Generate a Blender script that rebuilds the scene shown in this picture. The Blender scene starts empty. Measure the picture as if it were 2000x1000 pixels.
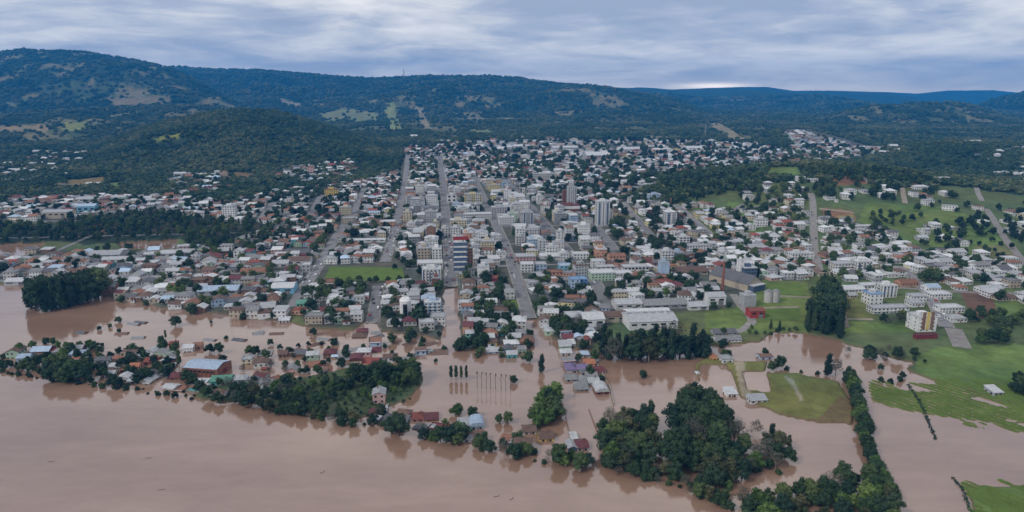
import bpy, math, random
import numpy as np
from mathutils import Vector

random.seed(7)
RNG = np.random.default_rng(7)
scene = bpy.context.scene
col = scene.collection

# ------------------------------------------------------------------ camera
CAM_H = 180.0                      # drone height above the flood water
FPX = 1351.0                       # focal length in pixels of the 2000 px wide photograph
PITCH = math.radians(13.3)         # looking down by this much
CP, SP = math.cos(PITCH), math.sin(PITCH)
cam_d = bpy.data.cameras.new('camera')
cam = bpy.data.objects.new('camera', cam_d)
col.objects.link(cam)
cam.location = (0, 0, CAM_H)
cam.rotation_euler = (math.pi / 2 - PITCH, 0, 0)
cam_d.sensor_width = 36.0
cam_d.lens = 36.0 * FPX / 2000.0
cam_d.clip_start = 1.0
cam_d.clip_end = 60000.0
scene.camera = cam

# ------------------------------------------------------------------ view + render
scene.view_settings.view_transform = 'Standard'
scene.view_settings.look = 'None'
scene.view_settings.gamma = 1.0
scene.view_settings.use_curve_mapping = False
scene.view_settings.exposure = 0.32
scene.render.engine = 'CYCLES'
cy = scene.cycles
cy.max_bounces = 5
cy.diffuse_bounces = 2
cy.glossy_bounces = 2
cy.transmission_bounces = 1
cy.transparent_max_bounces = 4
cy.volume_bounces = 0
cy.use_denoising = True
cy.sample_clamp_indirect = 4.0


class NT:
    """small helper to wire shader nodes"""

    def __init__(self, tree):
        self.t = tree
        tree.nodes.clear()

    def n(self, kind, **kw):
        nd = self.t.nodes.new(kind)
        for k, v in kw.items():
            if k.startswith('i_'):
                nd.inputs[k[2:].replace('_', ' ')].default_value = v
            else:
                setattr(nd, k, v)
        return nd

    def l(self, a, b):
        self.t.links.new(a, b)

    def math(self, op, a, b=None, c=None):
        nd = self.t.nodes.new('ShaderNodeMath')
        nd.operation = op
        for i, v in enumerate((a, b, c)):
            if v is None:
                continue
            if isinstance(v, (int, float)):
                nd.inputs[i].default_value = v
            else:
                self.l(v, nd.inputs[i])
        return nd.outputs[0]

    def mix(self, fac, a, b, blend='MIX'):
        nd = self.t.nodes.new('ShaderNodeMix')
        nd.data_type = 'RGBA'
        nd.blend_type = blend
        for sock, v in ((nd.inputs[0], fac), (nd.inputs[6], a), (nd.inputs[7], b)):
            if isinstance(v, (int, float)):
                sock.default_value = v
            elif isinstance(v, (tuple, list)):
                sock.default_value = (*v[:3], 1.0)
            else:
                self.l(v, sock)
        return nd.outputs[2]

    def ramp(self, fac, stops):
        nd = self.t.nodes.new('ShaderNodeValToRGB')
        e = nd.color_ramp.elements
        while len(e) < len(stops):
            e.new(0.5)
        for el, (p, c) in zip(e, stops):
            el.position = p
            el.color = (*c, 1.0) if len(c) == 3 else c
        self.l(fac, nd.inputs[0])
        return nd.outputs[0]


# ------------------------------------------------------------------ sky (Nishita behind an overcast cloud deck)
SUN_EL, SUN_ROT = math.radians(40), math.radians(235)
world = bpy.data.worlds.new('World')
scene.world = world
world.use_nodes = True
w = NT(world.node_tree)
sky = w.n('ShaderNodeTexSky')
sky.sky_type = 'NISHITA'
sky.sun_disc = False
sky.sun_elevation = SUN_EL
sky.sun_rotation = SUN_ROT
bg_sky = w.n('ShaderNodeBackground')
bg_sky.inputs['Strength'].default_value = 0.08
w.l(sky.outputs[0], bg_sky.inputs['Color'])
tc = w.n('ShaderNodeTexCoord')
sep = w.n('ShaderNodeSeparateXYZ')
w.l(tc.outputs['Generated'], sep.inputs[0])
X, Y, Z = sep.outputs
# the cloud deck seen in perspective: a flattened dome so that clouds pack into streaks towards the horizon
zc = w.math('ADD', w.math('MAXIMUM', Z, 0.0), 0.115)
u = w.math('DIVIDE', X, zc)
v = w.math('DIVIDE', Y, zc)
cmb = w.n('ShaderNodeCombineXYZ')
w.l(u, cmb.inputs[0])
w.l(v, cmb.inputs[1])


def wnoise(scale, detail, rough, off, dist=0.0):
    mp = w.n('ShaderNodeMapping')
    mp.inputs['Location'].default_value = off
    w.l(cmb.outputs[0], mp.inputs['Vector'])
    nz = w.n('ShaderNodeTexNoise')
    nz.inputs['Scale'].default_value = scale
    nz.inputs['Detail'].default_value = detail
    nz.inputs['Roughness'].default_value = rough
    nz.inputs['Distortion'].default_value = dist
    w.l(mp.outputs[0], nz.inputs['Vector'])
    return nz.outputs[0]


n_big = wnoise(0.60, 6, 0.55, (3.1, 1.7, 0), 0.45)
n_fine = wnoise(2.1, 8, 0.62, (7.3, 4.2, 2.0), 0.9)
dens = w.math('ADD', w.math('MULTIPLY', n_big, 0.74), w.math('MULTIPLY', n_fine, 0.26))
cloud = w.ramp(dens, [(0.39, (0.25, 0.28, 0.35)), (0.45, (0.32, 0.342, 0.40)), (0.49, (0.40, 0.41, 0.44)),
                      (0.535, (0.495, 0.49, 0.49)), (0.61, (0.63, 0.61, 0.585))])
# warm bright band added all round the horizon to offset the haze's blue tint
low = w.math('POWER', 2.718, w.math('MULTIPLY', w.math('MAXIMUM', Z, 0.0), -38.0))
cloud = w.mix(w.math('MULTIPLY', low, 0.75), cloud, w.mix(dens, (0.50, 0.45, 0.40), (1.0, 0.86, 0.70)))
# one thin bright break in the deck low over the far ridge
brk = w.math('MULTIPLY',
             w.math('POWER', 2.718, w.math('MULTIPLY', w.math('POWER', w.math('ABSOLUTE', w.math('DIVIDE', w.math('SUBTRACT', w.math('DIVIDE', X, w.math('MAXIMUM', Y, 0.01)), 0.285), 0.045)), 2.0), -1.0)),
             w.math('POWER', 2.718, w.math('MULTIPLY', w.math('POWER', w.math('ABSOLUTE', w.math('DIVIDE', w.math('SUBTRACT', Z, 0.0085), 0.0042)), 2.0), -1.0)))
cloud = w.mix(w.math('MULTIPLY', w.math('MULTIPLY', brk, w.math('GREATER_THAN', Y, 0.0)), 0.85), cloud, (1.7, 1.45, 1.15))
bg_cl = w.n('ShaderNodeBackground')
bg_cl.inputs['Strength'].default_value = 1.45
w.l(cloud, bg_cl.inputs['Color'])
mixs = w.n('ShaderNodeMixShader')
mixs.inputs[0].default_value = 0.96
w.l(bg_sky.outputs[0], mixs.inputs[1])
w.l(bg_cl.outputs[0], mixs.inputs[2])
wo = w.n('ShaderNodeOutputWorld')
w.l(mixs.outputs[0], wo.inputs['Surface'])
world.cycles.sampling_method = 'MANUAL'
world.cycles.sample_map_resolution = 512

sun_d = bpy.data.lights.new('sun', 'SUN')
sun_d.energy = 1.5
sun_d.angle = math.radians(11)
sun_d.color = (1.0, 0.95, 0.88)
sun = bpy.data.objects.new('sun', sun_d)
col.objects.link(sun)
sun.rotation_euler = (math.pi / 2 - SUN_EL, 0, math.pi - SUN_ROT + math.pi * 0)

# ------------------------------------------------------------------ picture <-> ground geometry (a pinhole survey of where things stand)


def project(x, y, z):
    dep = y * CP - (z - CAM_H) * SP
    up = y * SP + (z - CAM_H) * CP
    return 1000 + FPX * x / dep, 500 - FPX * up / dep, dep


def rays(px, py):
    u = (np.asarray(px, float) - 1000) / FPX
    v = (500 - np.asarray(py, float)) / FPX
    return u, CP + v * SP, -SP + v * CP


def pip(px, py, poly):
    """points in polygon, vectorised"""
    px, py = np.asarray(px), np.asarray(py)
    P = np.array(poly, float)
    out = np.zeros(px.shape, bool)
    m = (px >= P[:, 0].min()) & (px <= P[:, 0].max()) & (py >= P[:, 1].min()) & (py <= P[:, 1].max())
    if not m.any():
        return out
    x, y = px[m], py[m]
    c = np.zeros(x.shape, bool)
    j = len(P) - 1
    for i in range(len(P)):
        xi, yi, xj, yj = P[i, 0], P[i, 1], P[j, 0], P[j, 1]
        if yi != yj:
            c ^= ((yi > y) != (yj > y)) & (x < (xj - xi) * (y - yi) / (yj - yi) + xi)
        j = i
    out[m] = c
    return out


def _hash(ix, iy, seed):
    h = (ix * 374761393 + iy * 668265263 + seed * 1442695041).astype(np.int64) & 0x7fffffff
    h = ((h ^ (h >> 13)) * 1274126177) & 0x7fffffff
    return ((h ^ (h >> 16)) & 0xffff) / 65535.0


def vnoise(x, y, seed=0):
    ix, iy = np.floor(x).astype(np.int64), np.floor(y).astype(np.int64)
    fx, fy = x - ix, y - iy
    fx, fy = fx * fx * (3 - 2 * fx), fy * fy * (3 - 2 * fy)
    a, b = _hash(ix, iy, seed), _hash(ix + 1, iy, seed)
    c, d = _hash(ix, iy + 1, seed), _hash(ix + 1, iy + 1, seed)
    return (a * (1 - fx) + b * fx) * (1 - fy) + (c * (1 - fx) + d * fx) * fy


def fbm(x, y, octaves=4, seed=0, gain=0.5):
    s, a, t = 0.0, 1.0, 0.0
    for o in range(octaves):
        s = s + a * vnoise(x * 2 ** o, y * 2 ** o, seed + o)
        t += a
        a *= gain
    return s / t


# ------------------------------------------------------------------ terrain
# ridges: (crest points (px, py, distance), foot distance, back width, noise)
RIDGES = [
    # forested near hill on the left
    dict(c=[(-400, 345, 1900), (60, 335, 1900), (150, 312, 1950), (250, 268, 2050), (330, 238, 2150), (400, 222, 2200), (450, 214, 2250), (530, 217, 2250),
            (600, 236, 2200), (660, 256, 2150), (740, 288, 2050), (790, 320, 2000), (830, 345, 2000)],
         foot=[(-400, 1250), (0, 1270), (250, 1330), (430, 1330), (560, 1480), (700, 1560), (830, 1700)], back=700, nz=26, nf=1 / 160),
    # foothills behind it
    dict(c=[(-500, 215, 3600), (0, 222, 3500), (150, 215, 3500), (300, 208, 3600), (420, 207, 3700), (520, 222, 3900), (600, 235, 4000), (680, 240, 4000), (760, 245, 4000), (850, 268, 4000)],
         foot=[(-500, 2000), (300, 2300), (850, 3300)], back=500, nz=40, nf=1 / 240),
    # big mountain, left
    dict(c=[(-800, 118, 5200), (-300, 112, 5200), (0, 103, 5200), (40, 98, 5200), (165, 101, 5200), (260, 117, 5100), (325, 131, 5000), (400, 168, 4800), (450, 195, 4600), (520, 222, 4400), (560, 240, 4300)],
         foot=[(-800, 3000), (300, 3300), (560, 3800)], back=1800, nz=90, nf=1 / 500),
    # long central ridge
    dict(c=[(250, 150, 7000), (340, 131, 7000), (420, 137, 6900), (500, 136, 6800), (560, 142, 6700), (650, 149, 6500), (720, 155, 6400), (780, 153, 6300), (850, 150, 6200), (890, 149, 6100),
            (960, 150, 6000), (1010, 155, 5900), (1060, 162, 5800), (1110, 167, 5700), (1160, 172, 5500), (1250, 185, 5200), (1330, 205, 4900), (1400, 235, 4600), (1450, 262, 4300), (1490, 285, 4100)],
         foot=[(250, 4400), (700, 4000), (1000, 3600), (1490, 3300)], back=1500, nz=90, nf=1 / 600),
    # second ridge to the right
    dict(c=[(1000, 175, 8600), (1100, 171, 8600), (1200, 170, 8600), (1320, 175, 8600), (1380, 173, 8500), (1500, 178, 7800), (1600, 186, 7300), (1700, 203, 6700), (1780, 225, 6200)],
         foot=[(1000, 5800), (1780, 4900)], back=1500, nz=90, nf=1 / 700),
    dict(c=[(1150, 176, 9600), (1250, 170, 9600), (1310, 175, 9600), (1380, 172, 9600), (1440, 170, 9600), (1500, 170, 9600), (1550, 177, 9500), (1640, 177, 9400), (1720, 180, 9300), (1800, 196, 9100), (1880, 218, 8900)],
         foot=[(1150, 8000), (1880, 7600)], back=1500, nz=80, nf=1 / 700),
    # farthest pale ridge
    dict(c=[(1300, 180, 11500), (1600, 179, 11500), (1740, 180, 11500), (1790, 183, 11500), (1850, 177, 11500), (1940, 176, 11500), (2000, 182, 11500), (2300, 178, 11500), (2700, 170, 11500)],
         foot=[(1300, 10000), (2700, 10000)], back=3000, nz=60, nf=1 / 900),
    # dome and the slope on the right edge
    dict(c=[(1560, 252, 4000), (1640, 222, 4100), (1720, 208, 4200), (1800, 202, 4200), (1850, 201, 4200), (1890, 206, 4200), (1940, 223, 4100), (1990, 243, 4000), (2050, 255, 3900)],
         foot=[(1560, 3300), (2050, 3200)], back=800, nz=50, nf=1 / 500),
    dict(c=[(1850, 232, 6400), (1900, 212, 6600), (1960, 194, 6700), (2010, 180, 6800), (2150, 160, 7000), (2600, 150, 7000)],
         foot=[(1850, 5000), (2600, 4600)], back=2000, nz=80, nf=1 / 600),
    # near wooded hill, right
    dict(c=[(1560, 322, 1750), (1640, 308, 1780), (1720, 295, 1800), (1800, 285, 1800), (1860, 280, 1800), (1930, 284, 1800), (2000, 296, 1780), (2300, 290, 1780)],
         foot=[(1560, 1480), (2300, 1400)], back=500, nz=14, nf=1 / 160),
    # knoll with the right-hand suburb on its front slope
    dict(c=[(1150, 395, 1080), (1230, 368, 1110), (1300, 349, 1140), (1400, 337, 1160), (1480, 331, 1170), (1560, 321, 1180), (1650, 323, 1180), (1740, 333, 1160), (1800, 346, 1140), (1900, 362, 1100), (2000, 372, 1080), (2300, 380, 1060)],
         foot=[(1150, 850), (1500, 740), (2000, 640), (2300, 620)], back=320, nz=6, nf=1 / 150),
    # slum hillside, far right
    dict(c=[(1470, 280, 2300), (1530, 254, 2450), (1580, 258, 2400), (1640, 272, 2300), (1720, 288, 2200)],
         foot=[(1480, 1850), (1720, 1800)], back=500, nz=8, nf=1 / 200),
]


def smooth(t):
    t = np.clip(t, 0, 1)
    return t * t * (3 - 2 * t)


def land_base(x, y):
    return 1.3 + 0.011 * np.clip(y - 560, 0, 2600) + 0.9 * (fbm(x / 60, y / 60, 3, 5) - 0.5)


def hills(x, y):
    a = x / np.maximum(y, 1.0)
    b0 = 1.3 + 0.011 * np.clip(y - 560, 0, 2600)
    h = np.zeros_like(x)
    for k, R in enumerate(RIDGES):
        c = np.array(R['c'], float)
        ux, uy, uz = rays(c[:, 0], c[:, 1])
        ca = ux / uy
        cz = CAM_H + c[:, 2] * uz / uy
        f = np.array(R['foot'], float)
        fa = np.array([rays(p, 330)[0] / rays(p, 330)[1] for p in f[:, 0]])
        Yc = np.interp(a, ca, c[:, 2])
        Zc = np.interp(a, ca, cz)
        Yf = np.interp(a, fa, f[:, 1])
        # outside the crest's ends the ridge dies away
        ends = smooth((a - (ca[0] - 0.05)) / 0.05) * smooth(((ca[-1] + 0.05) - a) / 0.05)
        top = np.maximum(Zc - (1.3 + 0.011 * np.clip(Yc - 560, 0, 2600)), 0) * ends
        tf = np.clip((y - Yf) / np.maximum(Yc - Yf, 1), 0, 1)
        tb = np.clip((Yc + R['back'] - y) / R['back'], 0, 1)
        prof = np.where(y < Yc, 0.55 * smooth(tf) + 0.45 * tf ** 1.6, smooth(tb))
        nz = (fbm(x * R['nf'], y * R['nf'], 5, 20 + k) - 0.5) * 2 * R['nz']
        prof_n = 4 * prof * (1 - prof)          # spurs and gullies between foot and crest
        crest = (fbm(x / 420 + k * 7, y / 420, 4, 50 + k) - 0.5) * np.clip(top, 0, 500) * .06 * prof
        d = top * prof + nz * prof_n * np.clip(top / 60, 0, 1) * 1.25 + crest
        h = np.maximum(h, d)
    return h


# flood: the town shore, ponds left in it, and the banks that still stand out of the water (picture coordinates on the ground)
MAINLAND = [(-900, 545), (-200, 552), (0, 556), (60, 553), (130, 550), (205, 582), (300, 598), (380, 612), (470, 622), (560, 630), (610, 643), (690, 648), (725, 622), (745, 650), (800, 655),
            (838, 660), (864, 668), (869, 562), (895, 562), (899, 668), (960, 676), (1020, 668), (1026, 625), (1050, 625), (1080, 668), (1150, 690), (1250, 690), (1345, 690), (1390, 676),
            (1480, 672), (1510, 652), (1570, 652), (1640, 668), (1700, 690), (1790, 712), (1762, 722), (1830, 748), (1900, 764), (1960, 790), (2100, 800), (3000, 830), (3400, 90), (-1300, 90)]
PONDS = [[(-600, 482), (0, 479), (95, 474), (60, 500), (0, 508), (-600, 512)], [(228, 476), (350, 468), (338, 490), (240, 489)]]
BANKS = [
    [(1495, 726), (1560, 728), (1640, 745), (1668, 790), (1668, 832), (1600, 828), (1520, 812), (1470, 790), (1445, 776), (1425, 722), (1418, 748), (1362, 748), (1357, 712), (1375, 700), (1500, 706)],
    [(1885, 955), (1930, 950), (2300, 946), (2300, 1100), (1930, 1060)],
    [(370, 772), (450, 745), (600, 735), (700, 712), (820, 712), (830, 745), (800, 780), (700, 822), (600, 806), (480, 788), (390, 782)],
    [(1310, 840), (1400, 830), (1420, 900), (1320, 915)],
]
HOLES = [[(1366, 716), (1418, 716), (1424, 744), (1368, 744)], [(1452, 728), (1494, 728), (1505, 765), (1462, 762)]]
REEDS = [[(1700, 758), (1790, 764), (1900, 770), (2100, 782), (2300, 790), (2300, 828), (2100, 832), (1950, 826), (1830, 812), (1760, 800), (1705, 786)]]

# terrain grid
NA, NR = 960, 640
A = np.linspace(-1.15, 1.15, NA)
rows = np.concatenate([np.linspace(-600, 230, 12)[:-1], np.exp(np.linspace(math.log(230), math.log(16500), NR))])
Rr = np.maximum(rows, 230.0)                     # close rows do not fan out to a point
GX = A[None, :] * Rr[:, None]
GY = np.repeat(rows[:, None], NA, 1)
LB = land_base(GX, GY)
HB = hills(GX, GY)
PX, PY, _ = project(GX, np.maximum(GY, 150.0), np.zeros_like(GX))
jx = (fbm(GX / 14, GY / 14, 3, 91) - 0.5) * 14
jy = (fbm(GX / 14, GY / 14, 3, 92) - 0.5) * 9
far = GY > 1500
land = far | pip(PX + jx, PY + jy, MAINLAND)
for p in PONDS + HOLES[:0]:
    land &= ~pip(PX + jx * .5, PY + jy * .5, p)
for p in BANKS:
    land |= pip(PX + jx * .5, PY + jy * .5, p)
for p in HOLES:
    land &= ~pip(PX, PY, p)
reed = np.zeros_like(land)
for p in REEDS:
    reed |= pip(PX + jx, PY + jy, p)
M = land.astype(float)
near = slice(0, 420)
for _ in range(2):
    M[1:-1, 1:-1] = (M[1:-1, 1:-1] * 2 + M[:-2, 1:-1] + M[2:, 1:-1] + M[1:-1, :-2] + M[1:-1, 2:]) / 6
GZ = -2.6 + (LB + 2.6) * M + HB
GZ = np.where(reed & ~land, 0.7 * (fbm(GX / 9, GY / 5, 3, 70) - 0.55), GZ)
LOGR = np.log(Rr[11:])


def ground(x, y):
    """height of the terrain mesh under (x, y)"""
    x, y = np.asarray(x, float), np.asarray(y, float)
    yy = np.clip(y, 231, 16400)
    fa = np.clip((x / yy - A[0]) / (A[1] - A[0]), 0, NA - 1.001)
    fr = np.clip((np.log(yy) - LOGR[0]) / (LOGR[1] - LOGR[0]), 0, NR - 1.001)
    ia, ir = fa.astype(int), fr.astype(int)
    ta, tr = fa - ia, fr - ir
    ir = ir + 11
    return (GZ[ir, ia] * (1 - ta) + GZ[ir, ia + 1] * ta) * (1 - tr) + (GZ[ir + 1, ia] * (1 - ta) + GZ[ir + 1, ia + 1] * ta) * tr


_YS = np.exp(np.linspace(math.log(240), math.log(16000), 900))


def at(px, py, water=True):
    """where the picture ray meets the ground (or the flood surface)"""
    px = np.atleast_1d(np.asarray(px, float))
    py = np.atleast_1d(np.asarray(py, float))
    ux, uy, uz = rays(px, py)
    out = np.zeros((len(px), 3))
    for i in range(len(px)):
        xs = _YS * ux[i] / uy[i]
        zs = CAM_H + _YS * uz[i] / uy[i]
        g = ground(xs, _YS)
        if water:
            g = np.maximum(g, 0.0)
        k = int(np.argmax(zs <= g)) if (zs <= g).any() else len(_YS) - 1
        k = max(k, 1)
        d0, d1 = zs[k - 1] - g[k - 1], zs[k] - g[k]
        t = d0 / (d0 - d1) if d0 != d1 else 0.0
        yv = _YS[k - 1] + (_YS[k] - _YS[k - 1]) * min(max(t, 0), 1)
        out[i] = (yv * ux[i] / uy[i], yv, CAM_H + yv * uz[i] / uy[i])
    return out

# ------------------------------------------------------------------ ground colours: what grows or lies where, far woods darkened for canopy shade
FOREST, PASTURE, TOWN, SOIL, SCRUB, MEADOW, YARD = (0.030, 0.046, 0.030), (0.085, 0.105, 0.040), (0.078, 0.084, 0.068), (0.20, 0.115, 0.07), (0.055, 0.075, 0.036), (0.105, 0.150, 0.045), (0.088, 0.112, 0.050)
GPX, GPY, _ = project(GX, np.maximum(GY, 150.0), GZ)
jx2 = (fbm(GX / (GY * .02 + 6), GY / (GY * .04 + 6), 3, 61) - 0.5) * 26
jy2 = (fbm(GX / (GY * .02 + 6), GY / (GY * .04 + 6), 3, 62) - 0.5) * 12
QX, QY = GPX + jx2, GPY + jy2
COLR = np.zeros((*GX.shape, 3))
COLR[:] = YARD
FORM = np.zeros(GX.shape)                       # 1 where forest stands


def paint(poly, c, d0=0, d1=1e9, forest=0.0, crisp=False):
    m = pip(GPX if crisp else QX, GPY if crisp else QY, poly) & (GY >= d0) & (GY <= d1)
    COLR[m] = c
    FORM[m] = forest


hilly = HB > 6
COLR[hilly] = FOREST
FORM[hilly] = 1
COLR[(GY > 1250)] = FOREST
FORM[GY > 1250] = .85
FORM[GY > 2300] = 1
COLR[GY > 3300] = (0.018, 0.040, 0.031)  # self-shadow of tree crowns and haze tint put into the far ground colour
m_ = (GY > 1000) & (GPX < 800)
COLR[m_] = FOREST
FORM[m_] = .85
# broad patchwork of pasture among the woods on the foothills
patch = fbm(GX / 260, GY / 330, 4, 44)
m = (patch > 0.60) & (GY > 2300) & (GY < 4300)
COLR[m] = SCRUB
FORM[m] = 0.35
m = (patch > 0.67) & (GY > 2300) & (GY < 4000)
COLR[m] = (0.085, 0.09, 0.045)
FORM[m] = 0.0
patch2 = fbm(GX / 110, GY / 170, 4, 45)
m = (patch2 > 0.60) & (GY > 2250) & (GY < 5200)
COLR[m] = (0.085, 0.098, 0.05)
FORM[m] = 0.15
m = (patch2 > 0.66) & (GY > 2250) & (GY < 5200)
COLR[m] = (0.15, 0.135, 0.075)
ZONES = [
    # the knoll: grassy slope with woods on the crest
    ([(1200, 420), (1300, 365), (1500, 345), (1700, 350), (2000, 380), (2300, 380), (2300, 640), (1960, 640), (1640, 650), (1600, 560), (1400, 470)], (0.085, 0.112, 0.046), 500, 1400, 0.0),
    ([(1230, 385), (1300, 340), (1480, 320), (1560, 312), (1650, 316), (1760, 332), (1830, 352), (1830, 375), (1700, 362), (1560, 350), (1450, 365), (1400, 380), (1290, 400)], FOREST, 800, 1800, 1.0),
    ([(1690, 395), (1840, 405), (1930, 440), (1990, 490), (1900, 500), (1760, 470), (1680, 430)], MEADOW, 500, 1600, 0),
    ([(1420, 395), (1500, 400), (1480, 470), (1420, 460)], MEADOW, 500, 1600, 0),
    ([(1510, 325), (1560, 322), (1575, 345), (1500, 345)], MEADOW, 800, 1700, 0),
    ([(1900, 480), (1990, 480), (2000, 510), (1920, 510)], (0.13, 0.13, 0.055), 500, 1400, 0),
    ([(1615, 343), (1690, 345), (1690, 360), (1620, 362)], SOIL, 750, 1700, 0),
    ([(1745, 360), (1800, 345), (1830, 360), (1790, 372)], SOIL, 750, 1700, 0),
    ([(1610, 405), (1670, 412), (1670, 432), (1612, 428)], SOIL, 600, 1500, 0),
    ([(1632, 418), (1668, 418), (1668, 430), (1640, 430)], (0.22, 0.19, 0.07), 600, 1500, 0),
    # meadows and plots near the right shore
    ([(1480, 545), (1580, 548), (1600, 620), (1570, 660), (1380, 655), (1380, 610), (1470, 590)], MEADOW, 500, 1000, 0),
    ([(1640, 560), (1700, 575), (1710, 620), (1650, 625)], (0.13, 0.14, 0.05), 500, 1000, 0),
    ([(1648, 626), (1790, 630), (1830, 660), (1800, 690), (1690, 670), (1650, 655)], MEADOW, 500, 900, 0),
    ([(1790, 690), (1850, 675), (2100, 668), (2400, 668), (2400, 840), (2000, 800), (1900, 770), (1790, 730)], MEADOW, 350, 800, 0),
    ([(1940, 590), (2100, 590), (2100, 620), (1950, 615)], MEADOW, 500, 900, 0),
    ([(1870, 568), (1930, 568), (1950, 617), (1905, 622), (1885, 598)], (0.125, 0.07, 0.05), 500, 1000, 0),
    ([(1800, 660), (1870, 660), (1880, 680), (1800, 678)], SOIL, 500, 900, 0),
    # field and paths standing out of the flood
    ([(1350, 690), (1700, 700), (1700, 850), (1430, 800), (1350, 760)], (0.135, 0.14, 0.045), 320, 560, 0),
    ([(1425, 695), (1450, 700), (1480, 790), (1455, 790)], (0.27, 0.24, 0.17), 320, 560, 0),
    ([(1530, 735), (1545, 740), (1563, 785), (1556, 786)], (0.24, 0.22, 0.16), 320, 560, 0),
    ([(1640, 770), (1675, 780), (1670, 840), (1560, 830), (1600, 815)], (0.13, 0.10, 0.05), 320, 560, 0),
    ([(1880, 940), (2400, 930), (2400, 1200), (1900, 1100)], MEADOW, 200, 400, 0),
    # river bank scrub
    ([(340, 700), (850, 700), (850, 800), (700, 840), (360, 800)], SCRUB, 320, 560, 0),
    # left lowland woods with a bare field
    ([(-400, 432), (100, 438), (200, 418), (300, 412), (420, 420), (590, 438), (600, 462), (480, 492), (370, 497), (350, 468), (240, 476), (100, 474), (-400, 478)], FOREST, 700, 1300, 0.0),
    ([(170, 440), (230, 436), (240, 452), (190, 460)], SOIL, 700, 1300, 0),
    # clearings on the near hill
    ([(290, 268), (350, 264), (362, 272), (300, 276)], (0.15, 0.17, 0.045), 1500, 2600, 0),
    ([(-100, 300), (40, 288), (130, 300), (190, 300), (170, 330), (60, 345), (-100, 345)], SCRUB, 1200, 2600, 0.55),
    ([(120, 350), (210, 345), (200, 362), (125, 366)], (0.17, 0.13, 0.06), 1200, 1700, 0),
    ([(205, 360), (235, 358), (240, 372), (205, 374)], MEADOW, 1200, 1700, 0),
    ([(330, 340), (440, 335), (440, 372), (350, 375)], SCRUB, 1200, 1800, 0.5),
    ([(420, 335), (500, 340), (500, 350), (420, 348)], (0.15, 0.11, 0.06), 1200, 1800, 0),
    ([(540, 325), (700, 320), (690, 345), (550, 362)], SCRUB, 1300, 1900, 0.5),
    # cleared strips and pastures on the foothills behind the town
    ([(748, 198), (772, 200), (785, 250), (762, 254)], (0.17, 0.20, 0.08), 3000, 6500, 0.04),
    ([(808, 208), (826, 210), (852, 268), (832, 270)], (0.22, 0.19, 0.12), 3000, 6500, 0.04),
    ([(620, 222), (690, 214), (745, 222), (740, 238), (640, 240)], (0.16, 0.18, 0.09), 3000, 6500, 0.04),
    ([(115, 240), (170, 236), (172, 252), (125, 254)], (0.17, 0.18, 0.06), 2300, 5200, 0.04),
    ([(0, 242), (100, 244), (90, 258), (0, 256)], (0.21, 0.16, 0.09), 2300, 5200, 0.04),
    ([(190, 188), (330, 190), (330, 202), (230, 206)], (0.15, 0.13, 0.08), 2300, 6000, 0.04),
    ([(400, 192), (460, 205), (450, 210), (400, 200)], (0.16, 0.15, 0.09), 2300, 6000, 0.04),
    ([(905, 252), (970, 254), (960, 263), (905, 262)], (0.14, 0.18, 0.09), 2300, 6000, 0.04),
    ([(1370, 232), (1400, 240), (1460, 272), (1440, 285), (1400, 255)], (0.22, 0.19, 0.12), 2300, 6500, 0.04),
    ([(1255, 262), (1300, 268), (1300, 282), (1265, 280)], (0.15, 0.14, 0.10), 2300, 6500, 0.04),
    ([(550, 190), (585, 200), (580, 208), (550, 200)], (0.21, 0.17, 0.12), 2300, 7000, 0.04),
    ([(1410, 192), (1470, 194), (1470, 198), (1420, 198)], (0.18, 0.17, 0.12), 2300, 9000, 0.04),
]
# the town's own ground: yards, walls and asphalt seen between the houses
TOWN_GROUND = [
    [(880, 278), (1100, 274), (1300, 276), (1480, 280), (1480, 300), (1120, 306), (1000, 312), (870, 300)],
    [(1522, 252), (1570, 252), (1640, 268), (1700, 286), (1560, 294)], [(785, 288), (800, 280), (870, 280), (880, 300), (790, 305)],
    [(-300, 505), (60, 490), (250, 490), (450, 480), (560, 440), (640, 425), (690, 470), (620, 530), (575, 600), (540, 640), (430, 620), (300, 605), (205, 585), (205, 545), (100, 545), (-300, 560)],
    [(-300, 395), (130, 385), (330, 385), (470, 400), (600, 390), (700, 360), (775, 335), (790, 400), (700, 450), (600, 440), (440, 435), (290, 410), (230, 420), (140, 435), (-300, 430)],
    [(700, 370), (770, 335), (790, 285), (870, 285), (1000, 300), (1150, 300), (1400, 285), (1700, 285), (1740, 300), (1600, 325), (1300, 345), (1250, 385), (1400, 420), (1560, 440), (1600, 395), (1680, 420), (1700, 500), (1650, 560), (1480, 550), (1450, 600), (1200, 620), (1150, 690), (880, 680), (720, 640), (600, 640), (575, 590), (660, 460)],
]
for p in TOWN_GROUND:
    m = pip(GPX, GPY, p) & (GY < 4700) & (GY > 420)
    COLR[m] = TOWN
    FORM[m] = 0
for p, c, d0, d1, f in ZONES:
    paint(p, c, d0, d1, f)
COLR[reed & ~land] = (0.10, 0.145, 0.045)
# uneven growth, soil and age: independent of light
var = fbm(GX / 22, GY / 22, 4, 12)
var2 = fbm(GX / 130, GY / 130, 4, 13)
var3 = fbm(GX / (GY * 0.012 + 4), GY / (GY * 0.03 + 4), 3, 14)
k = (0.55 + 0.5 * var + 0.35 * var2 + 0.25 * var3)
COLR *= k[..., None]
tint = fbm(GX / 45, GY / 60, 3, 15) - 0.5
COLR[..., 0] *= 1 + 0.5 * tint
COLR[..., 2] *= 1 - 0.25 * tint
COLR[(M < 0.5) & ~reed] = (0.20, 0.12, 0.07)


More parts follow.
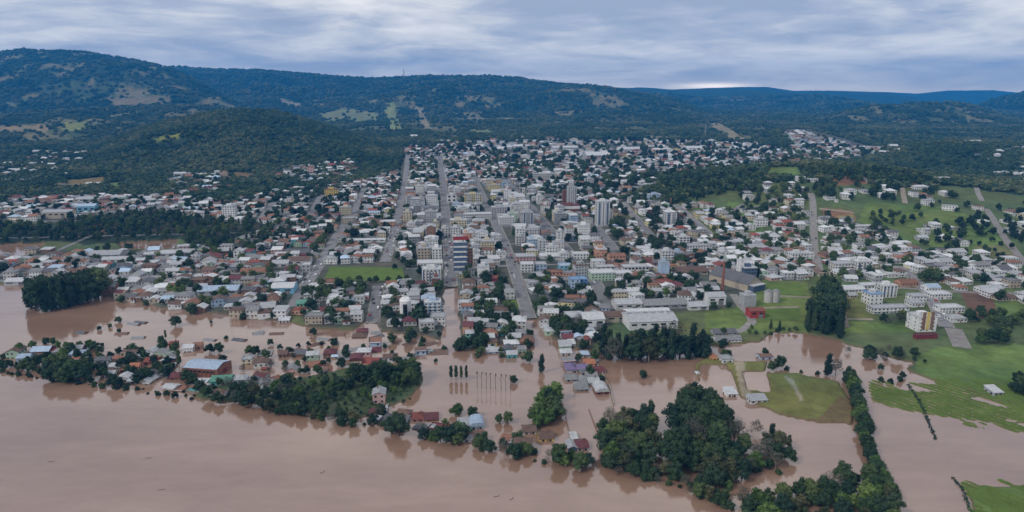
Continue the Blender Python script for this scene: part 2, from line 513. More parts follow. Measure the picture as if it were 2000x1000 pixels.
def mesh_from(name, verts, faces, mats, mat_idx=None, smooth_shade=False):
    me = bpy.data.meshes.new(name)
    verts = np.asarray(verts, np.float32).reshape(-1, 3)
    me.from_pydata(verts.tolist(), [], faces if isinstance(faces, list) else faces.tolist())
    for mt in mats:
        me.materials.append(mt)
    if mat_idx is not None:
        me.polygons.foreach_set('material_index', np.asarray(mat_idx, np.int32))
    if smooth_shade:
        me.polygons.foreach_set('use_smooth', np.ones(len(me.polygons), bool))
    me.update()
    return me


def grid_mesh(name, X_, Y_, Z_, mat, smooth_shade=True):
    nr, nc = X_.shape
    me = bpy.data.meshes.new(name)
    nv, nf = nr * nc, (nr - 1) * (nc - 1)
    co = np.stack([X_, Y_, Z_], -1).reshape(-1).astype(np.float32)
    idx = np.arange(nv, dtype=np.int32).reshape(nr, nc)
    q = np.stack([idx[:-1, :-1], idx[:-1, 1:], idx[1:, 1:], idx[1:, :-1]], -1).reshape(-1)
    me.vertices.add(nv)
    me.vertices.foreach_set('co', co)
    me.loops.add(nf * 4)
    me.loops.foreach_set('vertex_index', q)
    me.polygons.add(nf)
    me.polygons.foreach_set('loop_start', np.arange(0, nf * 4, 4, dtype=np.int32))
    me.polygons.foreach_set('loop_total', np.full(nf, 4, np.int32))
    me.polygons.foreach_set('use_smooth', np.full(nf, smooth_shade, bool))
    me.materials.append(mat)
    me.update(calc_edges=True)
    me.validate()
    return me


def link(name, me, parent=None, loc=(0, 0, 0), rz=0.0):
    o = bpy.data.objects.new(name, me)
    col.objects.link(o)
    o.location = loc
    o.rotation_euler = (0, 0, rz)
    if parent is not None:
        o.parent = parent
    return o


def tag(o, label=None, cat=None, group=None, kind=None):
    if label:
        o['label'] = label
    if cat:
        o['category'] = cat
    if group:
        o['group'] = group
    if kind:
        o['kind'] = kind
    return o


# ------------------------------------------------------------------ materials
def new_mat(name):
    m = bpy.data.materials.new(name)
    m.use_nodes = True
    return m, NT(m.node_tree)


def principled(t, color, rough, spec=0.3, normal=None):
    b = t.n('ShaderNodeBsdfPrincipled')
    if isinstance(color, tuple):
        b.inputs['Base Color'].default_value = (*color[:3], 1)
    else:
        t.l(color, b.inputs['Base Color'])
    if isinstance(rough, (int, float)):
        b.inputs['Roughness'].default_value = rough
    else:
        t.l(rough, b.inputs['Roughness'])
    b.inputs['Specular IOR Level'].default_value = spec
    if normal is not None:
        t.l(normal, b.inputs['Normal'])
    o = t.n('ShaderNodeOutputMaterial')
    t.l(b.outputs[0], o.inputs['Surface'])
    return b


def noise(t, vec, scale, detail=3, rough=0.5):
    nz = t.n('ShaderNodeTexNoise')
    nz.inputs['Scale'].default_value = scale
    nz.inputs['Detail'].default_value = detail
    nz.inputs['Roughness'].default_value = rough
    if vec is not None:
        t.l(vec, nz.inputs['Vector'])
    return nz.outputs[0]


def make_ground_mat():
    m, t = new_mat('ground_cover')
    at_ = t.n('ShaderNodeAttribute', attribute_name='Col')
    geo = t.n('ShaderNodeNewGeometry')
    n1 = noise(t, geo.outputs['Position'], 0.11, 4, 0.6)
    n2 = noise(t, geo.outputs['Position'], 0.021, 5, 0.6)
    f1 = t.math('ADD', t.math('MULTIPLY', n1, 0.9), 0.55)
    f2 = t.math('ADD', t.math('MULTIPLY', n2, 1.1), 0.45)
    c = t.mix(1.0, at_.outputs['Color'], t.math('MULTIPLY', f1, f2), 'MULTIPLY')
    # mud left along the waterline
    sp = t.n('ShaderNodeSeparateXYZ')
    t.l(geo.outputs['Position'], sp.inputs[0])
    mud = t.math('MULTIPLY', t.math('SUBTRACT', t.math('ADD', 0.55, t.math('MULTIPLY', n1, 0.9)), sp.outputs[2]), 2.2)
    mu = t.n('ShaderNodeClamp')
    t.l(mud, mu.inputs[0])
    c = t.mix(t.math('MULTIPLY', mu.outputs[0], 0.7), c, (0.15, 0.105, 0.065))
    bp = t.n('ShaderNodeBump')
    bp.inputs['Strength'].default_value = 0.9
    bp.inputs['Distance'].default_value = 4.0
    n3 = noise(t, geo.outputs['Position'], 0.07, 4, 0.65)
    t.l(n3, bp.inputs['Height'])
    principled(t, c, 0.95, 0.1, bp.outputs[0])
    return m


def make_water_mat():
    m, t = new_mat('muddy_flood_water')
    geo = t.n('ShaderNodeNewGeometry')
    pos = geo.outputs['Position']
    mp = t.n('ShaderNodeMapping')
    mp.inputs['Scale'].default_value = (1.0, 2.8, 1.0)
    mp.inputs['Rotation'].default_value = (0, 0, 0.35)
    t.l(pos, mp.inputs['Vector'])
    n1 = noise(t, mp.outputs[0], 0.010, 5, 0.55)
    n2 = noise(t, mp.outputs[0], 0.05, 4, 0.6)
    f = t.math('ADD', t.math('MULTIPLY', n1, 0.65), t.math('MULTIPLY', n2, 0.35))
    c = t.ramp(f, [(0.38, (0.232, 0.138, 0.095)), (0.50, (0.264, 0.163, 0.113)), (0.62, (0.30, 0.190, 0.134))])
    bp = t.n('ShaderNodeBump')
    bp.inputs['Strength'].default_value = 0.10
    bp.inputs['Distance'].default_value = 0.35
    n3 = noise(t, mp.outputs[0], 0.16, 5, 0.6)
    t.l(n3, bp.inputs['Height'])
    n5 = noise(t, mp.outputs[0], 0.018, 5, 0.6)
    rg = t.math('ADD', 0.03, t.math('MULTIPLY', t.math('MAXIMUM', t.math('SUBTRACT', n5, 0.47), 0.0), 0.8))
    b = principled(t, c, rg, 0.5, bp.outputs[0])
    b.inputs['IOR'].default_value = 2.05
    return m


MAT_GROUND = make_ground_mat()
MAT_WATER = make_water_mat()

me = grid_mesh('terrain', GX, GY, GZ, MAT_GROUND)
ca = me.color_attributes.new('Col', 'FLOAT_COLOR', 'POINT')
ca.data.foreach_set('color', np.concatenate([COLR, np.ones((*GX.shape, 1))], -1).reshape(-1).astype(np.float32))
tag(link('terrain', me), kind='structure')

# the flood: one level sheet of muddy water
wx, wy = np.meshgrid(np.linspace(-2600, 2600, 14), np.linspace(-560, 2300, 12))
tag(link('flood_water', grid_mesh('flood_water', wx, wy, np.zeros_like(wx), MAT_WATER)), kind='structure')

# ------------------------------------------------------------------ haze: the air between here and the far ridges
def make_haze():
    m = bpy.data.materials.new('blue_haze')
    m.use_nodes = True
    t = NT(m.node_tree)
    pv = t.n('ShaderNodeVolumePrincipled')
    pv.inputs['Color'].default_value = (0.022, 0.37, 1.0, 1)
    pv.inputs['Density'].default_value = 8.4e-5
    pv.inputs['Anisotropy'].default_value = 0.0
    o = t.n('ShaderNodeOutputMaterial')
    t.l(pv.outputs[0], o.inputs['Volume'])
    x0, x1, y0, y1, z0, z1 = -19800, 19800, -900, 13200, -5.0, 700.0
    v = [(x, y, z) for z in (z0, z1) for (x, y) in ((x0, y0), (x1, y0), (x1, y1), (x0, y1))]
    f = [(0, 3, 2, 1), (4, 5, 6, 7), (0, 1, 5, 4), (1, 2, 6, 5), (2, 3, 7, 6), (3, 0, 4, 7)]
    tag(link('haze', mesh_from('haze', v, f, [m])), kind='stuff')


make_haze()

# ------------------------------------------------------------------ building, roof and foliage materials
def make_coat(name, c, rough=0.85, spec=0.15, dirt=0.35, scale=0.5, stripes=None):
    """painted render, tiles or sheet metal: base colour with weathering that belongs to the surface"""
    m, t = new_mat(name)
    geo = t.n('ShaderNodeNewGeometry')
    oi = t.n('ShaderNodeObjectInfo')
    n1 = noise(t, geo.outputs['Position'], scale, 4, 0.65)
    f = t.math('ADD', 1.0 - dirt * 0.5, t.math('MULTIPLY', t.math('SUBTRACT', n1, 0.5), dirt * 2.2))
    f = t.math('MULTIPLY', f, t.math('ADD', 0.86, t.math('MULTIPLY', oi.outputs['Random'], 0.22)))
    cc = t.mix(1.0, c, f, 'MULTIPLY')
    nrm = None
    if stripes:
        tcn = t.n('ShaderNodeTexCoord')
        wv = t.n('ShaderNodeTexWave')
        wv.inputs['Scale'].default_value = stripes
        t.l(tcn.outputs['Object'], wv.inputs['Vector'])
        bp = t.n('ShaderNodeBump')
        bp.inputs['Strength'].default_value = 0.5
        bp.inputs['Distance'].default_value = 0.08
        t.l(wv.outputs[0], bp.inputs['Height'])
        nrm = bp.outputs[0]
    principled(t, cc, rough, spec, nrm)
    return m


WALLS = {'white': (0.74, 0.74, 0.73), 'off-white': (0.62, 0.61, 0.58), 'cream': (0.62, 0.55, 0.40), 'beige': (0.50, 0.43, 0.34), 'pale grey': (0.47, 0.48, 0.49), 'grey': (0.30, 0.31, 0.32),
         'pale green': (0.42, 0.55, 0.42), 'mint green': (0.22, 0.50, 0.38), 'pale blue': (0.42, 0.54, 0.68), 'blue': (0.14, 0.28, 0.56), 'light blue': (0.24, 0.50, 0.66), 'yellow': (0.66, 0.50, 0.16), 'pale yellow': (0.66, 0.58, 0.32),
         'pink': (0.58, 0.38, 0.35), 'salmon': (0.60, 0.34, 0.24), 'brick red': (0.255, 0.115, 0.085), 'red': (0.36, 0.06, 0.06), 'dark red': (0.20, 0.045, 0.05), 'brown': (0.27, 0.16, 0.11), 'turquoise': (0.14, 0.44, 0.46), 'slate blue': (0.10, 0.14, 0.22), 'black': (0.03, 0.03, 0.035)}
ROOFS = {'grey': (0.27, 0.27, 0.275), 'dark grey': (0.14, 0.14, 0.15), 'pale grey': (0.46, 0.47, 0.49), 'white': (0.64, 0.65, 0.66), 'terracotta': (0.30, 0.15, 0.10), 'brown': (0.18, 0.115, 0.09), 'red': (0.27, 0.085, 0.065), 'maroon': (0.17, 0.06, 0.065),
         'orange': (0.46, 0.19, 0.10), 'purple': (0.22, 0.17, 0.32), 'blue': (0.24, 0.38, 0.58), 'light blue': (0.46, 0.58, 0.72), 'green': (0.14, 0.36, 0.27)}
WM = {k: make_coat('render_' + k.replace(' ', '_').replace('-', '_'), c, 0.9, 0.12, 0.28, 0.35) for k, c in WALLS.items()}
RM = {k: make_coat('roofing_' + k.replace(' ', '_'), c, 0.75 if k in ('terracotta', 'brown', 'red', 'maroon', 'orange') else 0.5, 0.25, 0.5, 0.6, 6.0) for k, c in ROOFS.items()}
MAT_GLASS = make_coat('dark_window_glass', (0.045, 0.055, 0.07), 0.12, 0.5, 1.1, 0.7)
MAT_ASPHALT = make_coat('worn_asphalt', (0.25, 0.245, 0.25), 0.9, 0.1, 0.35, 0.12)
MAT_PAVE = make_coat('concrete_pavement', (0.30, 0.28, 0.26), 0.9, 0.1, 0.4, 0.2)
MAT_DIRT = make_coat('pale_dirt_road', (0.36, 0.31, 0.25), 0.95, 0.05, 0.35, 0.15)
MAT_TRUNK = make_coat('bark', (0.11, 0.085, 0.065), 0.95, 0.05, 0.4, 1.0)
MAT_PALE_TRUNK = make_coat('pale_bark', (0.30, 0.27, 0.23), 0.95, 0.05, 0.4, 1.0)
MAT_STEEL = make_coat('galvanised_steel', (0.40, 0.41, 0.42), 0.5, 0.4, 0.2, 1.0)
MAT_CONC = make_coat('pale_concrete', (0.55, 0.54, 0.52), 0.9, 0.1, 0.3, 0.6)
MAT_TURF = make_coat('mown_turf', (0.125, 0.185, 0.048), 0.95, 0.05, 0.35, 0.09)
MAT_CARPAINT = {k: make_coat('car_paint_' + k, c, 0.3, 0.5, 0.1, 1.0) for k, c in {'white': (0.75, 0.75, 0.76), 'silver': (0.42, 0.43, 0.45), 'black': (0.03, 0.03, 0.035), 'red': (0.4, 0.05, 0.05), 'grey': (0.16, 0.165, 0.175)}.items()}


def make_vertex_mat(name, rough):
    m, t = new_mat(name)
    at_ = t.n('ShaderNodeAttribute', attribute_name='Col')
    geo = t.n('ShaderNodeNewGeometry')
    n1 = noise(t, geo.outputs['Position'], 0.4, 4, 0.65)
    c = t.mix(1.0, at_.outputs['Color'], t.math('ADD', 0.55, t.math('MULTIPLY', n1, 0.75)), 'MULTIPLY')
    principled(t, c, rough, 0.15)
    return m


MAT_FARTOWN = make_vertex_mat('town_render_and_tiles', 0.8)


def make_leaf(name, c1, c2, c3):
    m, t = new_mat(name)
    geo = t.n('ShaderNodeNewGeometry')
    oi = t.n('ShaderNodeObjectInfo')
    tcn = t.n('ShaderNodeTexCoord')
    n1 = noise(t, tcn.outputs['Object'], 5.5, 3, 0.6)
    n0 = noise(t, geo.outputs['Position'], 0.035, 3, 0.5)
    n9 = noise(t, geo.outputs['Position'], 0.0042, 4, 0.55)
    f = t.math('ADD', t.math('MULTIPLY', n1, 0.45), t.math('MULTIPLY', oi.outputs['Random'], 0.42))
    f = t.math('ADD', f, t.math('MULTIPLY', n0, 0.25))
    f = t.math('ADD', f, t.math('MULTIPLY', t.math('SUBTRACT', n9, 0.49), 1.3))
    c = t.ramp(f, [(0.30, c1), (0.60, c2), (0.88, c3)])
    principled(t, c, 0.75, 0.12)
    return m


LEAF = make_leaf('broad_leaves', (0.020, 0.037, 0.022), (0.041, 0.073, 0.033), (0.098, 0.131, 0.045))
LEAF_DARK = make_leaf('dark_leaves', (0.017, 0.035, 0.026), (0.032, 0.058, 0.035), (0.065, 0.096, 0.043))
LEAF_BRIGHT = make_leaf('bright_leaves', (0.044, 0.077, 0.027), (0.077, 0.131, 0.037), (0.144, 0.200, 0.056))
LEAF_GREY = make_leaf('grey_twigs', (0.056, 0.065, 0.053), (0.094, 0.098, 0.075), (0.156, 0.144, 0.106))
LEAF_OLIVE = make_leaf('olive_leaves', (0.034, 0.044, 0.024), (0.070, 0.080, 0.040), (0.130, 0.125, 0.065))
LEAF_HILL = make_leaf('hill_canopy', (0.028, 0.058, 0.036), (0.066, 0.104, 0.052), (0.165, 0.172, 0.088))


# ------------------------------------------------------------------ small mesh kit
class MB:
    def __init__(self):
        self.v, self.f = [], []

    def add(self, v, f):
        n = len(self.v)
        self.v += [tuple(p) for p in v]
        self.f += [tuple(n + i for i in q) for q in f]
        return self

    def box(self, x0, x1, y0, y1, z0, z1, bottom=False):
        v = [(x, y, z) for z in (z0, z1) for (x, y) in ((x0, y0), (x1, y0), (x1, y1), (x0, y1))]
        f = [(4, 5, 6, 7), (0, 1, 5, 4), (1, 2, 6, 5), (2, 3, 7, 6), (3, 0, 4, 7)]
        if bottom:
            f.append((0, 3, 2, 1))
        return self.add(v, f)

    def tube(self, p, q, r0, r1, n=6):
        p, q = Vector(p), Vector(q)
        d = (q - p).normalized()
        a = d.orthogonal().normalized()
        b = d.cross(a)
        v = []
        for c, r in ((p, r0), (q, r1)):
            for i in range(n):
                t = 2 * math.pi * i / n
                v.append(c + (a * math.cos(t) + b * math.sin(t)) * r)
        f = [(i, (i + 1) % n, n + (i + 1) % n, n + i) for i in range(n)] + [tuple(range(n, 2 * n))]
        return self.add(v, f)

    def build(self, name, mat, parent=None, loc=(0, 0, 0), rz=0.0, smooth_shade=False):
        return link(name, mesh_from(name, self.v, self.f, [mat], None, smooth_shade), parent, loc, rz)


def empty(name, loc, rz=0.0, label=None, cat=None, group=None):
    o = bpy.data.objects.new(name, None)
    o.empty_display_size = 0.5
    col.objects.link(o)
    o.location = loc
    o.rotation_euler = (0, 0, rz)
    return tag(o, label, cat, group)


def roof_geo(w_, d_, h, kind, rh, ov=0.45):
    """roof over a w x d box whose walls end at h; eaves overhang by ov"""
    a, b = w_ / 2 + ov, d_ / 2 + ov
    z0 = h - 0.12
    m = MB()
    if kind == 'hip':
        r = max(a - b, 0.0) if a >= b else 0.0
        s = max(b - a, 0.0) if b > a else 0.0
        v = [(-a, -b, z0), (a, -b, z0), (a, b, z0), (-a, b, z0), (-r, -s, h + rh), (r, s, h + rh)]
        if a >= b:
            f = [(0, 1, 5, 4), (1, 2, 5), (2, 3, 4, 5), (3, 0, 4)]
        else:
            f = [(0, 1, 4), (1, 2, 5, 4), (2, 3, 5), (3, 0, 4, 5)]
        m.add(v, f)
        m.add([(-a, -b, z0 - .16), (a, -b, z0 - .16), (a, b, z0 - .16), (-a, b, z0 - .16), (-a, -b, z0), (a, -b, z0), (a, b, z0), (-a, b, z0)], [(0, 1, 5, 4), (1, 2, 6, 5), (2, 3, 7, 6), (3, 0, 4, 7), (0, 3, 2, 1)])
    elif kind in ('gable', 'gable_y'):
        if kind == 'gable':
            v = [(-a, -b, z0), (a, -b, z0), (a, 0, h + rh), (-a, 0, h + rh), (a, b, z0), (-a, b, z0)]
        else:
            v = [(a, -b, z0), (a, b, z0), (0, b, h + rh), (0, -b, h + rh), (-a, b, z0), (-a, -b, z0)]
        th = 0.2
        v2 = [(x, y, z - th) for x, y, z in v]
        m.add(v + v2, [(0, 1, 2, 3), (3, 2, 4, 5), (0, 6, 7, 1), (5, 4, 10, 11), (0, 3, 9, 6), (3, 5, 11, 9), (1, 7, 8, 2), (2, 8, 10, 4), (6, 9, 8, 7), (9, 11, 10, 8)])
    elif kind == 'shed':
        v = [(-a, -b, z0), (a, -b, z0), (a, b, h + rh), (-a, b, h + rh)]
        v2 = [(x, y, z - .2) for x, y, z in v]
        m.add(v + v2, [(0, 1, 2, 3), (0, 4, 5, 1), (1, 5, 6, 2), (2, 6, 7, 3), (3, 7, 4, 0), (4, 7, 6, 5)])
    elif kind == 'vault':
        n = 8
        v = []
        for y in (-b, b):
            for i in range(n + 1):
                t = math.pi * i / n
                v.append((-a * math.cos(t), y, z0 + rh * math.sin(t)))
        f = [(i, i + 1, n + 2 + i, n + 1 + i) for i in range(n)] + [tuple(range(n, -1, -1)), tuple(range(n + 1, 2 * n + 2))]
        m.add(v, f)
    else:                                            # flat slab with a parapet
        a, b = w_ / 2 + .12, d_ / 2 + .12
        m.box(-a, a, -b, b, h - 0.15, h + 0.1, True)
        p, q = 0.35, 0.7
        m.box(-a + .01, a - .01, -b + .01, -b + p, h + .1, h + q)
        m.box(-a + .01, a - .01, b - p, b - .01, h + .1, h + q)
        m.box(-a + .01, -a + p, -b + p, b - p, h + .1, h + q)
        m.box(a - p, a - .01, -b + p, b - p, h + .1, h + q)
    return m


def wall_geo(w_, d_, h, kind, rh, z0=-1.5):
    m = MB()
    a, b = w_ / 2, d_ / 2
    m.box(-a, a, -b, b, z0, h)
    if kind == 'gable':
        m.add([(a, -b, h), (a, b, h), (a, 0, h + rh * .93), (-a, -b, h), (-a, b, h), (-a, 0, h + rh * .93)], [(0, 1, 2), (4, 3, 5)])
    elif kind == 'gable_y':
        m.add([(-a, -b, h), (a, -b, h), (0, -b, h + rh * .93), (-a, b, h), (a, b, h), (0, b, h + rh * .93)], [(0, 1, 2), (4, 3, 5)])
    elif kind == 'shed':
        m.add([(-a, b, h), (a, b, h), (a, b, h + rh * .93), (-a, b, h + rh * .93), (-a, -b, h), (a, -b, h)], [(1, 0, 3, 2), (4, 0, 3), (5, 2, 1)])
    return m


def window_rects(w_, d_, h, storey=2.9, bay=3.0, ww=1.2, wh=1.25, z_lo=0.0, faces='fblr'):
    """(face, centre along face, sill height, width, height) for a plain facade"""
    out = []
    ns = max(1, int(round((h - z_lo) / storey)))
    sh = (h - z_lo) / ns
    for face in faces:
        L = w_ if face in 'fb' else d_
        nb = max(1, int(L // bay))
        for s in range(ns):
            for i in range(nb):
                out.append((face, (i + 0.5 - nb / 2) * L / nb, z_lo + s * sh + sh * .36, min(ww, L / nb * .7), min(wh, sh * .5)))
    return out


def window_box(m, w_, d_, r, proud=0.07):
    face, c, z, ww, wh = r
    a, b = w_ / 2, d_ / 2
    if face == 'f':
        m.box(c - ww / 2, c + ww / 2, -b - proud, -b + .02, z, z + wh, True)
    elif face == 'b':
        m.box(c - ww / 2, c + ww / 2, b - .02, b + proud, z, z + wh, True)
    elif face == 'l':
        m.box(-a - proud, -a + .02, c - ww / 2, c + ww / 2, z, z + wh, True)
    else:
        m.box(a - .02, a + proud, c - ww / 2, c + ww / 2, z, z + wh, True)
    return m


GRID_AZ = math.radians(-6.5)          # the street grid runs a little left of straight away from the camera
GRID_RZ = -GRID_AZ


def to_px(x, y, z):
    return project(np.asarray(x, float), np.asarray(y, float), np.asarray(z, float))


# ------------------------------------------------------------------ streets
ROADS = [
    # name, label bits, px polyline, width m, material, pavement
    ('avenue', [(881, 562), (880, 530), (873, 450), (866, 360), (858, 305)], 11, MAT_ASPHALT, True),
    ('street', [(1034, 624), (1030, 610), (1010, 545), (985, 472), (960, 420), (925, 345)], 10, MAT_ASPHALT, True),
    ('street', [(1190, 605), (1165, 553), (1110, 490), (1062, 432), (1020, 385), (985, 350)], 10, MAT_ASPHALT, True),
    ('street', [(728, 632), (740, 558)], 9, MAT_ASPHALT, True),
    ('street', [(752, 512), (772, 450), (783, 395), (792, 350), (797, 303)], 10, MAT_ASPHALT, True),
    ('street', [(573, 600), (600, 552), (625, 516), (657, 462), (690, 418), (712, 368)], 10, MAT_ASPHALT, True),
    ('street', [(508, 432), (535, 395)], 9, MAT_ASPHALT, True),
    ('street', [(604, 424), (632, 374)], 9, MAT_ASPHALT, True),
    ('street', [(1300, 490), (1250, 435), (1215, 396)], 9, MAT_ASPHALT, True),
    ('street', [(1205, 490), (1163, 440)], 9, MAT_ASPHALT, True),
    ('street', [(1395, 465), (1350, 425), (1315, 398)], 9, MAT_ASPHALT, True),
    ('street', [(1600, 530), (1590, 480), (1588, 400), (1584, 378)], 9, MAT_PAVE, False),
    ('lane', [(1652, 640), (1638, 570), (1622, 530)], 5, MAT_DIRT, False),
    ('street', [(1850, 640), (1815, 575), (1780, 540), (1755, 520)], 9, MAT_ASPHALT, True),
    ('street', [(2030, 540), (1990, 500), (1960, 462), (1938, 425), (1925, 408)], 8, MAT_PAVE, False),
    ('lane', [(1918, 393), (1910, 378), (1906, 364)], 7, MAT_PAVE, False),
    ('lane', [(1768, 398), (1760, 360)], 7, MAT_DIRT, False),
    ('lane', [(1472, 445), (1450, 432), (1436, 412), (1445, 402), (1462, 397)], 7, MAT_PAVE, False),
    ('lane', [(1420, 655), (1455, 643), (1470, 628), (1462, 612), (1445, 595), (1432, 575)], 7, MAT_PAVE, False),
    ('lane', [(1600, 408), (1668, 416)], 5, MAT_DIRT, False),
    ('lane', [(1670, 436), (1720, 448)], 5, MAT_PAVE, False),
    ('lane', [(1880, 680), (1862, 642)], 12, MAT_PAVE, False),
    ('lane', [(1480, 602), (1560, 600)], 4, MAT_DIRT, False),
    ('lane', [(1650, 624), (1705, 624)], 4, MAT_DIRT, False),
    ('lane', [(1600, 560), (1700, 566), (1760, 562), (1830, 568), (2030, 575)], 6, MAT_PAVE, False),
    ('lane', [(1500, 577), (1590, 582)], 4, MAT_DIRT, False),
    ('street', [(1660, 480), (1760, 478), (1830, 495)], 6, MAT_PAVE, False),
]
ROADPTS = []


def resample(P, step=7.0):
    P = np.asarray(P, float)
    d = np.r_[0, np.cumsum(np.hypot(np.diff(P[:, 0]), np.diff(P[:, 1])))]
    n = max(2, int(d[-1] / step) + 1)
    s = np.linspace(0, d[-1], n)
    return np.stack([np.interp(s, d, P[:, 0]), np.interp(s, d, P[:, 1])], 1)


def ribbon(name, P, width, lift, mat, label=None):
    P = resample(P)
    T = np.gradient(P, axis=0)
    T /= np.maximum(np.hypot(T[:, 0], T[:, 1]), 1e-6)[:, None]
    N = np.stack([-T[:, 1], T[:, 0]], 1)
    offs = np.array([-0.5, -0.17, 0.17, 0.5]) * width
    xs = P[:, 0:1] + N[:, 0:1] * offs
    ys = P[:, 1:2] + N[:, 1:2] * offs
    z = ground(xs, ys)
    z = np.maximum(z, z.mean(1, keepdims=True)).max(1, keepdims=True) * 0.6 + z * 0.4 + lift
    nr, nc = xs.shape
    verts = np.stack([xs, ys, z], -1).reshape(-1, 3)
    faces = [(i * nc + j, (i + 1) * nc + j, (i + 1) * nc + j + 1, i * nc + j + 1) for i in range(nr - 1) for j in range(nc - 1)]
    # a skirt, so that the strip is a slab with kerbs and not a film
    n0 = len(verts)
    sk = np.concatenate([np.stack([xs[:, 0], ys[:, 0], z[:, 0] - 0.9], -1), np.stack([xs[:, -1], ys[:, -1], z[:, -1] - 0.9], -1)])
    for i in range(nr - 1):
        faces.append((i * nc, n0 + i, n0 + i + 1, (i + 1) * nc))
        faces.append((i * nc + nc - 1, (i + 1) * nc + nc - 1, n0 + nr + i + 1, n0 + nr + i))
    return tag(link(name, mesh_from(name, np.concatenate([verts, sk]), [tuple(reversed(q)) for q in faces], [mat])), kind='structure')


for nm, pts, wd, mt, pave in ROADS:
    p3 = at([p[0] for p in pts], [p[1] for p in pts])
    P = p3[:, :2]
    if pave:
        ribbon('pavement', P, wd + 2.4, 0.22, MAT_PAVE)
        ribbon(nm, P, wd - .8, 0.34, mt)
    else:
        ribbon(nm, P, wd, 0.25, mt)
    rp = resample(P, 5)
    ROADPTS.append(np.c_[rp, np.full(len(rp), wd / 2 + (1.0 if pave else 0.3))])
OPEN = [[(862, 556), (901, 556), (903, 668), (858, 668)], [(1022, 622), (1050, 622), (1090, 690), (1128, 770), (1155, 850), (1112, 850), (1080, 765), (1046, 690)], [(625, 555), (795, 555), (792, 518), (640, 515)], [(975, 608), (1015, 608), (1015, 583), (980, 583)]]


def grid_street(P, wd, lift):
    """one straight street, broken where a field or the flood lies across it"""
    g = ground(P[:, 0], P[:, 1])
    px_, py_, _ = project(P[:, 0], P[:, 1], np.maximum(g, 0))
    ok = g > .5
    for o in OPEN:
        ok &= ~pip(px_, py_, o)
    i = 0
    while i < len(P):
        j = i
        while j < len(P) and ok[j]:
            j += 1
        if j - i > 4:
            ribbon('street', P[i:j], wd, lift, MAT_ASPHALT)
            ROADPTS.append(np.c_[P[i:j], np.full(j - i, 3.0)])
        i = j + 1


# cross streets of the grid: (along-grid distance, px range)
gu = np.array([math.cos(GRID_AZ), -math.sin(GRID_AZ)])      # across the picture
gv = np.array([math.sin(GRID_AZ), math.cos(GRID_AZ)])       # away from the camera
for vv, u0, u1 in [(700, -470, 330), (800, -520, 420), (905, -560, 480), (1015, -600, 520), (1130, -700, 560), (1260, -780, 560), (1400, -800, 300), (1550, -500, 300), (1720, -250, 420), (1900, -200, 600)]:
    us = np.arange(u0, u1, 8.0)
    P = gu[None] * us[:, None] + gv[None] * vv
    grid_street(P, 5.5, .30)
for uu, v0, v1 in [(-330, 640, 900), (-430, 640, 920), (-540, 660, 900), (200, 660, 1000)]:
    vs = np.arange(v0, v1, 8.0)
    P = gv[None] * vs[:, None] + gu[None] * uu
    grid_street(P, 5.5, .26)
ROADPTS = np.concatenate(ROADPTS)


def road_clear(x, y):
    """metres between a point and the nearest street edge"""
    out = np.full(len(x), 1e9)
    for s in range(0, len(x), 1500):
        d = np.hypot(x[s:s + 1500, None] - ROADPTS[None, :, 0], y[s:s + 1500, None] - ROADPTS[None, :, 1]) - ROADPTS[None, :, 2]
        out[s:s + 1500] = d.min(1)
    return out


def sheet(name, poly, mat, lift, kind='structure', sub=6):
    """a flat plot laid on the ground: subdivided quad given by four picture corners"""
    c = at([p[0] for p in poly], [p[1] for p in poly])[:, :2]
    s, t = np.meshgrid(np.linspace(0, 1, sub * 3), np.linspace(0, 1, sub * 3))
    q = c[0] * ((1 - s) * (1 - t))[..., None] + c[1] * (s * (1 - t))[..., None] + c[2] * (s * t)[..., None] + c[3] * ((1 - s) * t)[..., None]
    z = ground(q[..., 0], q[..., 1]) + lift
    return tag(link(name, grid_mesh(name, q[..., 0], q[..., 1], z, mat)), kind=kind)


sheet('sports_field', [(632, 549), (790, 549), (787, 523), (645, 521)], MAT_TURF, 0.30)
sheet('lawn', [(980, 605), (1012, 605), (1012, 586), (982, 586)], MAT_TURF, 0.25)
sheet('lawn', [(1500, 575), (1575, 578), (1565, 556), (1502, 556)], MAT_TURF, 0.20)
sheet('lawn', [(1495, 625), (1560, 626), (1562, 600), (1497, 600)], MAT_TURF, 0.20)

# ------------------------------------------------------------------ landmark buildings
TAKEN = []           # (x, y, radius) already built on
FRONTS = []          # faces of landmark buildings that nothing tall may hide
cur_top = []


def place(px0, px1, py_base, depth, rz=GRID_RZ, water=True):
    """the near face of a building spans px0..px1 with its foot at py_base: centre, width and yaw in the world"""
    c = at([(px0 + px1) / 2], [py_base], water)[0]
    _, _, dep = project(c[0], c[1], c[2])
    wd = (px1 - px0) * dep / FPX
    # facing the camera side of the grid
    d = np.array([-math.sin(rz), math.cos(rz)])
    ctr = c[:2] + d * depth / 2
    TAKEN.append((ctr[0], ctr[1], math.hypot(wd, depth) / 2 * .85))
    FRONTS.append((px0, px1, py_base, c[1], cur_top[0] if cur_top else py_base - 12))
    return ctr, max(c[2], 0.0), wd, dep / FPX


